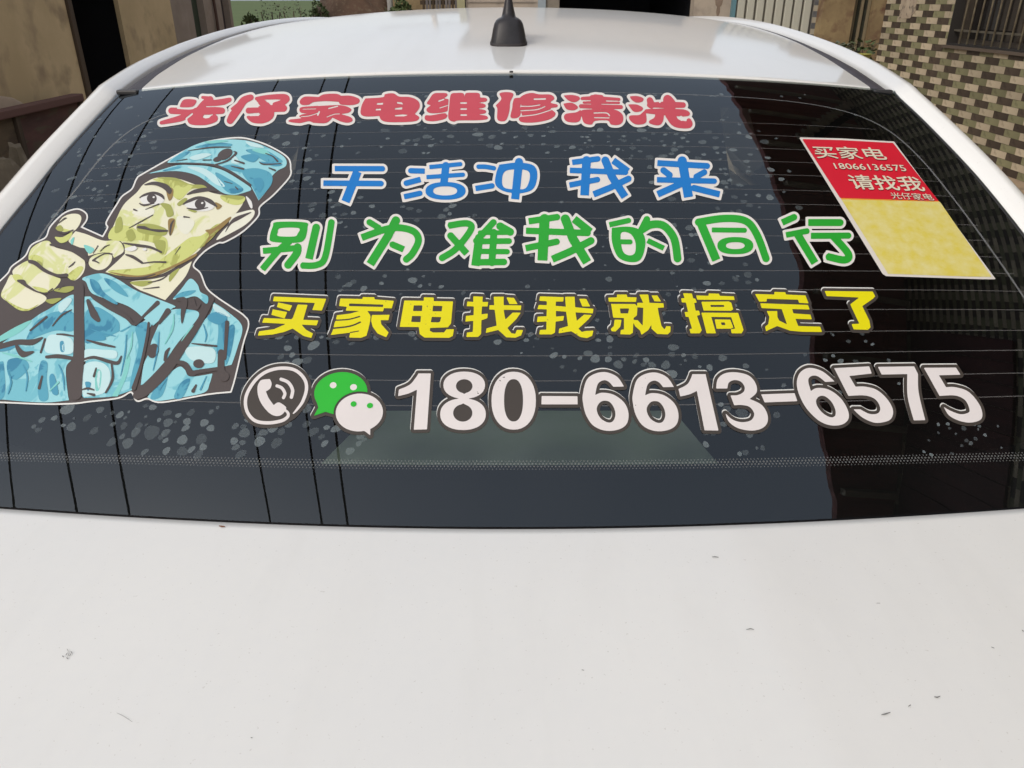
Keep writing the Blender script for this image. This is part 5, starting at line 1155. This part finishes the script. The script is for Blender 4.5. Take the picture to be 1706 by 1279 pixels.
# ---- soldier (a plain generic figure pointing at the viewer)
s6 = T((170, 220), 4.918); s5 = T((0, 330), 6.09); s1 = T((0, 480), 4.062); idt = lambda P: tuple(tuple(p) for p in P)
sil = Shape().poly([(239, 291), (300, 257), (341, 239), (394, 231), (425, 236), (455, 248), (479, 264), (483, 280), (481, 295), (455, 324), (432, 344), (429, 360), (404, 385), (375, 402), (363, 404), (339, 419), (321, 442), (333, 456), (343, 480), (359, 495), (384, 512), (406, 527), (413, 541), (404, 573), (391, 628), (384, 652, 'c'), (345, 656), (271, 669), (246, 663), (229, 667), (219, 652), (197, 662), (148, 668), (123, 671), (74, 672), (0, 669), (-60, 668, 'c'), (-62, 540, 'c'), (-20, 490), (13, 458), (21, 445), (43, 428), (54, 409), (77, 397), (85, 379), (102, 361), (115, 353), (131, 350), (143, 357), (143, 367), (134, 379, 'c'), (172, 396, 'c'), (181, 379), (179, 370), (197, 340), (205, 328), (221, 316), (229, 299)], idt, True)
D_ = (78, 70, 68)
def printed(name, a, b, sc_=16, thr=.56):
    c1_, c2_ = (tuple(np.array(lin(v)) * K) for v in (a, b))
    m = noisy(name, c1_, c2_, scale=sc_, rough=.4, bump=0, detail=3, lo=thr - .02, hi=thr + .03, stretch=(1.6, 1, 1))
    m.node_tree.nodes['Noise Texture'].inputs['Distortion'].default_value = 1.4; return m
SC = {k: vinyl('print_' + k, v, wear=False) for k, v in dict(outline=D_, skin_light=(226, 222, 200), skin_green=(205, 210, 132), skin_olive=(160, 165, 88), skin_brown=(146, 122, 72), teal_light=(158, 214, 220), teal=(104, 178, 198), teal_deep=(72, 148, 176), mint=(126, 200, 194), pale=(190, 222, 224), white=(224, 224, 220), skin_pale=(226, 226, 208)).items()}
SC['teal_light'] = printed('print_teal_two_tone', (146, 204, 212), (112, 182, 196)); SC['teal'] = printed('print_teal_fold', (84, 158, 180), (58, 128, 158), 22); SC['skin_light'] = printed('print_skin_two_tone', (222, 220, 194), (206, 210, 150), 13, .57)
SC['skin_green'] = printed('print_green_two_tone', (196, 202, 122), (168, 172, 92), 20, .58)
L_ = [A1, A1 + .0002, A1 + .0004, A1 + .0006, A1 + .0008, A1 + .0010, A1 + .0012]
sold = vinyl_obj('soldier_sticker', [(sil, 2.6, SC['white'], L_[0], True, (0, 0)), (sil, 0, SC['outline'], L_[1], True, (0, 0))], car, 'large printed sticker of a soldier in a blue cap pointing at the viewer', h=1.4)
def group(name, items, label=None):
    """items: (colour, level, [polygons], transform, smooth) ; polygons clipped nowhere: traced inside the outline"""
    lay = []
    for it in items:
        c, lv_, ps, tf = it[:4]; sm_ = it[4] if len(it) > 4 else True
        s = Shape()
        for p in ps: s.poly(p, tf, sm_)
        lay.append((s, 0, SC[c], L_[lv_], False, (0, 0)))
    return vinyl_obj(name, lay, sold, label, h=1.0)
def lines(name_c, lv_, ls, tf, sc):
    s = Shape()
    for l in ls: s.line([tuple(p) for p in l], tf, 1, sc=sc)
    return (s, 0, SC[name_c], L_[lv_], False, (0, 0))
def group2(name, lay): return vinyl_obj(name, lay, sold, None, h=1.0)
def G(c, lv_, ps, tf, sm_=True):
    s = Shape()
    for p in ps: s.poly(p, tf, sm_)
    return (s, 0, SC[c], L_[lv_], False, (0, 0))
c6 = 1 / 4.918; c5 = 1 / 6.09; c1 = 1 / 4.062
group2('cap', [
    G('teal_light', 2, [[(540, 255), (620, 190), (760, 110), (920, 70), (1100, 65), (1240, 85), (1400, 150), (1500, 215), (1508, 280), (1440, 320), (1385, 380), (1390, 430), (1340, 500), (1285, 565, 'c'), (1240, 480), (1200, 420), (1080, 345), (960, 290), (870, 268), (700, 262)]], s6),
    G('teal', 3, [[(560, 245), (640, 185), (720, 160), (700, 190), (610, 240)], [(980, 290), (1080, 270), (1180, 310), (1120, 330)], [(1150, 330), (1260, 300), (1380, 340), (1390, 430), (1285, 560, 'c'), (1230, 450)], [(1180, 150), (1330, 150), (1440, 210), (1480, 250), (1380, 260), (1260, 200)], [(760, 130), (900, 95), (1060, 100), (1040, 125), (900, 130)]], s6),
    G('teal_deep', 4, [[(1140, 205), (1230, 185), (1290, 205), (1250, 250), (1190, 240)], [(1290, 250), (1400, 255), (1480, 270), (1420, 285)], [(1240, 400), (1300, 380), (1330, 430), (1290, 500)]], s6),
    G('mint', 4, [[(840, 85), (960, 72), (1040, 78), (900, 100)], [(1230, 150), (1320, 140), (1380, 190), (1300, 180)]], s6),
    G('pale', 4, [[(1090, 200), (1130, 260), (1060, 255)], [(720, 215), (820, 180), (900, 190), (780, 235)], [(1180, 80), (1280, 105), (1330, 135), (1220, 120)]], s6),
    G('teal_light', 2, [[(375, 345), (480, 315), (620, 275), (760, 275), (880, 285), (1000, 320), (1120, 390), (1215, 455), (1220, 480), (1190, 492, 'c'), (1150, 505), (1090, 518), (1000, 505), (900, 440), (780, 360), (640, 325), (500, 328)]], s6),
    G('pale', 3, [[(700, 290), (830, 300), (940, 370), (1010, 450), (930, 430), (830, 350)]], s6), G('teal', 3, [[(500, 318), (620, 285), (640, 300), (540, 322)], [(930, 340), (1010, 370), (1160, 470), (1080, 510), (1000, 470)]], s6),
    (lambda s: (s.ell((1010, 188), 66, 40, s6, rot=-.5), s.ell((950, 228), 38, 20, s6, rot=-.3), (s, 0, SC['outline'], L_[5], False, (0, 0)))[2])(Shape()),
    lines('outline', 5, [[(540, 262, 3), (700, 262, 6), (880, 272, 8), (960, 290, 10), (1080, 345, 9), (1220, 440, 8)], [(920, 275, 4), (1030, 240, 7), (1100, 180, 9), (1080, 165, 3)], [(600, 245, 2), (700, 228, 4)], [(830, 236, 5), (900, 234, 4)], [(1090, 238, 6), (1165, 262, 8)], [(1060, 285, 3), (1160, 308, 8)], [(1290, 250, 3), (1330, 270, 6), (1470, 265, 4)], [(1370, 300, 5), (1420, 320, 8)], [(700, 160, 2), (900, 132, 6), (1060, 130, 3)], [(1005, 410, 3), (1070, 428, 3)], [(1095, 455, 4), (1115, 475, 5)], [(1340, 180, 3), (1400, 205, 5), (1440, 245, 8)]], s6, c6)])
group2('face', [
    G('skin_light', 2, [[(285, 500), (350, 425), (460, 375), (620, 385), (780, 440), (900, 500), (1050, 525), (1165, 530, 'c'), (1150, 600), (1070, 700), (960, 800), (860, 900), (790, 980), (650, 1080), (480, 1170), (300, 1190), (120, 1170), (30, 1150, 'c'), (130, 1060), (190, 1000, 'c'), (185, 930), (140, 885, 'c'), (55, 880, 'c'), (110, 740), (180, 600)]], s6),
    G('skin_green', 3, [[(420, 390), (560, 385), (680, 420), (840, 460), (860, 480), (740, 470), (640, 560), (560, 500), (500, 430)], [(980, 525), (1165, 532), (1150, 590), (1080, 600), (1000, 570)], [(55, 870), (110, 770), (240, 780), (330, 830), (480, 850), (540, 900), (520, 1010), (440, 920), (300, 890), (180, 900)], [(640, 1080), (760, 990), (860, 890), (1000, 770), (940, 760), (820, 850), (720, 870), (600, 960), (420, 1090), (280, 1120), (60, 1140), (120, 1175), (320, 1190), (500, 1160)]], s6),
    G('skin_olive', 4, [[(450, 380), (600, 380), (720, 430), (830, 440), (870, 475), (760, 450), (640, 410)], [(970, 525), (1160, 530), (1120, 560)], [(620, 590), (680, 545), (700, 560), (640, 610)], [(430, 900), (520, 900), (510, 1000), (470, 990)]], s6),
    G('skin_pale', 3, [[(330, 620), (430, 640), (400, 700), (300, 690), (250, 660)], [(640, 690), (760, 740), (700, 840), (630, 800), (610, 730)]], s6),
    G('skin_olive', 4, [[(300, 760), (420, 760), (530, 800), (520, 850), (420, 850), (300, 820)], [(200, 830), (250, 800), (280, 870), (230, 900)], [(700, 640), (780, 650), (760, 665)], [(480, 590), (560, 600), (590, 680), (540, 700), (520, 640)], [(120, 730), (160, 700), (170, 800), (110, 830)], [(880, 860), (960, 800), (900, 880), (800, 960)]], s6),
    G('skin_brown', 4, [[(850, 810), (920, 790), (1050, 700), (1040, 740), (900, 870), (830, 950), (880, 850)], [(550, 720), (600, 720), (590, 800), (560, 855), (545, 780)], [(60, 1150), (300, 1180), (480, 1140), (640, 1070), (770, 1000), (760, 1030), (600, 1110), (420, 1190), (240, 1195)], [(530, 470), (585, 470), (580, 540), (550, 565)], [(930, 580), (985, 610), (945, 640)]], s6),
    G('outline', 5, [[(345, 440), (430, 412), (530, 432), (575, 480), (556, 515), (505, 470), (430, 440)], [(695, 520), (760, 478), (870, 462), (950, 492), (870, 492), (760, 508)], [(305, 548), (350, 512), (430, 494), (500, 518), (514, 560), (480, 534), (420, 514), (350, 532)], [(662, 602), (710, 560), (800, 532), (900, 560), (950, 622), (900, 600), (810, 556), (725, 580)]], s6),
    G('white', 4, [[(315, 556), (360, 518), (440, 502), (502, 530), (506, 578), (440, 602), (355, 600)], [(680, 604), (745, 556), (840, 540), (925, 600), (890, 645), (780, 652)]], s6),
    (lambda s: (s.ell((412, 550), 40, 40, s6), s.ell((808, 596), 44, 42, s6), (s, 0, SC['outline'], L_[5], False, (0, 0)))[2])(Shape()),
    lines('outline', 5, [[(310, 590, 4), (350, 605, 8), (430, 588, 5)], [(700, 630, 4), (780, 640, 8), (870, 625, 4)], [(360, 640, 3), (470, 595, 5)], [(265, 640, 7), (290, 650, 5)], [(675, 700, 7), (720, 705, 4)], [(220, 795, 2), (320, 740, 5), (420, 685, 3)], [(300, 785, 10), (350, 790, 14), (400, 805, 8), (470, 815, 12), (540, 815, 7)], [(560, 850, 4), (570, 770, 9), (590, 730, 4)],
                             [(180, 915, 5), (300, 935, 12), (400, 950, 10), (490, 990, 8)], [(200, 1010, 6), (260, 1030, 13), (330, 1075, 10)], [(340, 1080, 4), (430, 1070, 6), (525, 1072, 8)], [(600, 1010, 2), (645, 945, 4)], [(30, 1160, 4), (160, 1195, 10), (320, 1200, 8), (440, 1170, 4)]], s6, c6),
    G('white', 6, [[(418, 540), (430, 532), (438, 542), (426, 550)], [(815, 588), (828, 580), (836, 590), (822, 598)], [(190, 965), (270, 940), (290, 965), (240, 985)], [(335, 965), (365, 955), (370, 972), (350, 980)]], s6),
    G('skin_pale', 2, [[(1050, 690), (1140, 660), (1240, 640), (1245, 690), (1180, 760), (1060, 830), (940, 888), (985, 820), (1040, 760)]], s6), G('outline', 3, [[(1080, 710), (1150, 680), (1230, 660), (1130, 720), (1060, 760), (1010, 830), (1040, 760)]], s6), G('white', 3, [[(1180, 530), (1225, 570), (1235, 625), (1215, 620)]], s6)])
group2('neck', [G('skin_light', 2, [[(240, 1230), (400, 1210), (560, 1170), (740, 1060, 'c'), (690, 1180), (590, 1300), (520, 1380, 'c'), (400, 1330), (300, 1290)]], s6), G('skin_olive', 3, [[(230, 1235), (380, 1220), (420, 1235), (330, 1270)], [(560, 1170), (640, 1120), (560, 1230)]], s6), lines('outline', 4, [[(380, 1240, 3), (480, 1215, 6), (540, 1180, 3)], [(340, 1290, 3), (470, 1275, 6)]], s6, c6)])
group2('hand', [
    G('skin_light', 2, [[(595, 265), (640, 200), (720, 165), (800, 168), (830, 210), (800, 290), (740, 345), (660, 350), (580, 320)], [(700, 440), (770, 340, 'c'), (880, 370), (1050, 435), (1180, 430), (1240, 470), (1255, 550), (1160, 610, 'c'), (1120, 560), (1020, 560), (900, 590, 'c'), (880, 520), (800, 500)],
                        [(320, 520), (420, 450), (500, 440), (560, 500), (700, 540), (800, 580), (865, 650), (850, 760), (760, 840), (660, 790), (560, 780), (420, 720), (300, 640)], [(130, 750), (220, 670), (320, 640), (420, 730), (560, 800), (620, 830), (560, 920), (470, 960), (340, 930), (200, 850)], [(70, 860), (120, 780), (200, 860), (320, 930), (465, 1000), (450, 1060), (300, 1140), (200, 1130), (90, 1060), (15, 990)], [(905, 640), (950, 590), (1040, 565), (1130, 570), (1135, 640), (1080, 710), (1000, 735), (920, 700)]], s5),
    G('skin_green', 3, [[(600, 300), (640, 310), (740, 340), (660, 352)], [(560, 400), (640, 400), (740, 350), (700, 430), (620, 460)], [(300, 600), (370, 580), (440, 620), (420, 690), (340, 640)], [(130, 790), (200, 780), (240, 830), (180, 860)], [(20, 1000), (140, 1080), (280, 1130), (400, 1080), (300, 1145), (180, 1130)], [(330, 900), (450, 920), (500, 950), (430, 960)], [(690, 790), (800, 700), (850, 720), (760, 838)]], s5),
    G('skin_olive', 4, [[(570, 310), (620, 280), (650, 330), (610, 345)], [(550, 940), (700, 900), (770, 915), (680, 965)], [(470, 1040), (630, 1020), (540, 1080)], [(380, 640), (430, 660), (430, 700)]], s5),
    G('mint', 4, [[(720, 440), (760, 400), (740, 480)], [(860, 480), (960, 520), (920, 570), (880, 540)]], s5),
    lines('outline', 5, [[(600, 345, 6), (660, 362, 10), (750, 330, 5)], [(520, 480, 10), (620, 490, 22), (740, 530, 24), (840, 590, 26), (890, 640, 18)], [(310, 650, 18), (370, 670, 22), (460, 740, 18), (580, 790, 14), (680, 790, 20)], [(190, 845, 10), (240, 860, 26), (270, 890, 16), (380, 955, 8), (480, 975, 5)], [(700, 710, 3), (740, 680, 8), (770, 650, 3)], [(950, 640, 10), (990, 610, 6), (1070, 570, 5), (1140, 575, 8)], [(960, 640, 8), (1010, 665, 6)], [(950, 570, 3), (1000, 490, 5)], [(1020, 550, 3), (1070, 500, 6), (1120, 480, 3)], [(590, 270, 2), (660, 215, 8), (685, 210, 2)], [(600, 940, 3), (650, 895, 5)], [(490, 960, 3), (540, 925, 6)]], s5, c5)])
group2('jacket', [
    G('teal_light', 2, [[(-240, 480, 'c'), (0, 390, 'c'), (240, 200), (340, 140), (480, 50), (510, 90), (505, 320), (495, 470), (450, 540), (460, 700), (470, 760, 'c'), (330, 775), (180, 770), (0, 755), (-240, 750, 'c')],
                        [(575, 60, 'c'), (620, 60), (640, 80), (900, 240, 'c'), (930, 260), (1010, 200), (1060, 200), (1000, 300), (980, 420), (950, 560), (900, 690, 'c'), (760, 735), (570, 745, 'c'), (545, 700), (545, 600), (580, 520), (580, 440), (570, 300)],
                        [(1040, 330), (1140, 160), (1300, 150), (1350, 180), (1300, 260), (1200, 380), (1120, 500), (1060, 600), (955, 660, 'c'), (975, 520), (1010, 440)],
                        [(1230, 380, 'c'), (1330, 270), (1420, 180), (1450, 100, 'c'), (1540, 160), (1640, 260), (1610, 400), (1570, 520, 'c'), (1480, 540), (1380, 555), (1290, 555), (1210, 500, 'c')],
                        [(1000, 740, 'c'), (1060, 660), (1200, 540), (1250, 550), (1290, 600), (1440, 580, 'c'), (1420, 650), (1380, 710), (1180, 750), (1060, 765)]], s1),
    G('teal', 3, [[(60, 490), (160, 480), (200, 540), (120, 620), (60, 590)], [(240, 240), (330, 180), (400, 160), (500, 170), (500, 290), (380, 290), (260, 330), (180, 360)], [(580, 180), (660, 130), (800, 220), (820, 300), (900, 250), (760, 320), (700, 340), (580, 370)], [(920, 270), (1000, 240), (980, 420), (930, 600), (880, 690), (900, 560), (940, 400)], [(1480, 190), (1540, 210), (1530, 300), (1520, 450), (1470, 440), (1480, 300)], [(1540, 290), (1590, 260), (1570, 420), (1530, 520)], [(0, 500), (30, 520), (30, 740), (-100, 740), (-100, 500)], [(280, 500), (325, 510), (320, 620), (330, 750), (270, 755), (260, 620)], [(1230, 640), (1290, 620), (1240, 740), (1180, 740)], [(1100, 600), (1140, 590), (1100, 730), (1020, 745)]], s1),
    G('teal_deep', 4, [[(340, 600), (370, 590), (400, 710), (370, 725), (345, 680)], [(1410, 190), (1470, 165), (1540, 200), (1490, 250), (1420, 225)], [(410, 370), (435, 365), (440, 430), (415, 430)], [(580, 340), (680, 300), (720, 350), (640, 360)], [(-100, 420), (60, 380), (160, 370), (40, 430)], [(580, 640), (620, 645), (600, 700)]], s1),
    G('mint', 3, [[(860, 460), (885, 480), (860, 600), (800, 735, 'c'), (760, 735, 'c'), (830, 600)], [(0, 330), (120, 260), (220, 220), (140, 300), (20, 360), (-100, 400)], [(1230, 360), (1300, 260), (1330, 270), (1270, 350)], [(650, 560), (690, 570), (680, 680), (650, 690)]], s1),
    G('pale', 4, [[(330, 330), (400, 320), (490, 350), (495, 440), (400, 450), (310, 430)], [(580, 420), (700, 420), (790, 430), (780, 480), (660, 470), (560, 500)], [(400, 120), (460, 70), (490, 90), (420, 170)], [(1450, 110), (1530, 160), (1560, 200), (1460, 160)], [(1260, 410), (1400, 400), (1460, 430), (1440, 510), (1300, 490)]], s1),
    G('pale', 3, [[(560, 540), (620, 500), (700, 510), (745, 560), (745, 640), (700, 715), (570, 740, 'c'), (548, 660)]], s1),
    (lambda s: (s.ell((1040, 428), 36, 50, s1, rot=.35), s.ell((1348, 515), 37, 30, s1), (s, 0, SC['outline'], L_[5], False, (0, 0)))[2])(Shape()),
    lines('outline', 5, [[(538, 0, 34), (538, 150, 34), (540, 330, 36), (535, 500, 38), (515, 620, 48), (515, 716, 44)], [(1440, 80, 14), (1350, 240, 20), (1240, 400, 28), (1120, 560, 40), (990, 690, 38), (930, 730, 26)], [(640, 70, 12), (740, 130, 18), (860, 200, 14), (915, 250, 8), (990, 180, 10), (1070, 105, 16)], [(1010, 240, 8), (1000, 330, 10), (960, 520, 10), (910, 680, 16)],
                          [(-200, 440, 10), (0, 400, 18), (120, 370, 18), (220, 370, 20), (290, 340, 6)], [(120, 400, 12), (160, 450, 22), (230, 435, 6)], [(320, 470, 10), (400, 465, 14), (500, 480, 12)], [(280, 440, 6), (310, 350, 8)], [(270, 680, 10), (290, 600, 6)], [(390, 316, 5), (440, 318, 7), (500, 328, 5)], [(590, 355, 4), (680, 380, 10), (780, 402, 6)], [(560, 490, 6), (640, 472, 10), (740, 500, 12), (800, 510, 12), (825, 465, 5)], [(760, 520, 6), (765, 620, 9), (720, 710, 6)], [(640, 600, 8), (655, 545, 5)], [(560, 690, 4), (600, 682, 8), (640, 692, 5)], [(595, 715, 4), (640, 726, 10)],
                          [(1120, 490, 10), (1130, 440, 12), (1150, 410, 5)], [(1210, 505, 14), (1260, 520, 16), (1300, 580, 20), (1340, 570, 14), (1470, 550, 12)], [(1300, 378, 3), (1400, 390, 8), (1470, 396, 6)], [(1500, 440, 22), (1500, 560, 24), (1520, 600, 34)], [(1530, 320, 8), (1540, 240, 14), (1525, 480, 10)], [(600, 90, 12), (640, 180, 26), (670, 220, 14)], [(1200, 80, 8), (1250, 90, 22), (1240, 180, 14), (1235, 240, 4)], [(1310, 80, 8), (1330, 140, 12), (1360, 110, 4)], [(210, 290, 6), (320, 200, 8)], [(360, 260, 4), (420, 190, 7), (490, 150, 3)], [(1310, 700, 12), (1330, 660, 6)], [(1140, 160, 20), (1080, 240, 10)]], s1, c1),
    lines('teal_deep', 5, [[(620, 280, 2), (700, 310, 6), (790, 330, 2)], [(860, 320, 3), (850, 450, 6), (820, 600, 2)], [(1080, 300, 2), (1070, 420, 6), (1040, 560, 3)], [(1380, 250, 3), (1400, 320, 6), (1390, 370, 2)], [(60, 560, 3), (80, 640, 7), (60, 720, 3)], [(160, 520, 2), (190, 600, 6), (180, 700, 3)], [(400, 520, 2), (430, 590, 6), (440, 700, 2)], [(1130, 620, 3), (1080, 690, 6)], [(1400, 600, 3), (1360, 690, 6)]], s1, c1),
    lines('mint', 5, [[(900, 300, 3), (890, 400, 7), (860, 480, 3)], [(1180, 180, 3), (1170, 280, 7), (1120, 380, 3)], [(20, 440, 3), (100, 460, 8), (220, 500, 3)], [(340, 700, 3), (400, 640, 7)]], s1, c1)])
group2('collar', [G('teal_light', 4, [[(840, 830), (880, 800), (1040, 770), (1200, 830), (1400, 950), (1760, 1090), (1760, 1120, 'c'), (1560, 1300, 'c'), (1470, 1230), (1300, 1100), (1000, 1000), (920, 950), (880, 860)]], s5), G('teal', 5, [[(920, 830), (1000, 860), (1060, 960), (1190, 1060), (1180, 1085), (1040, 1010), (950, 940)], [(1060, 820), (1180, 860), (1280, 960), (1300, 1010), (1160, 940)]], s5),
                  G('teal_light', 4, [[(1170, 80, 'c'), (1230, 10), (1290, -60), (1340, -20), (1360, 30), (1410, 60), (1400, 110), (1330, 60), (1250, 75)]], s1), G('teal', 5, [[(1180, 70), (1240, 30), (1330, 20), (1280, 55)]], s1)])
# upper-left glints on the dark-edged stickers are a painted pale layer
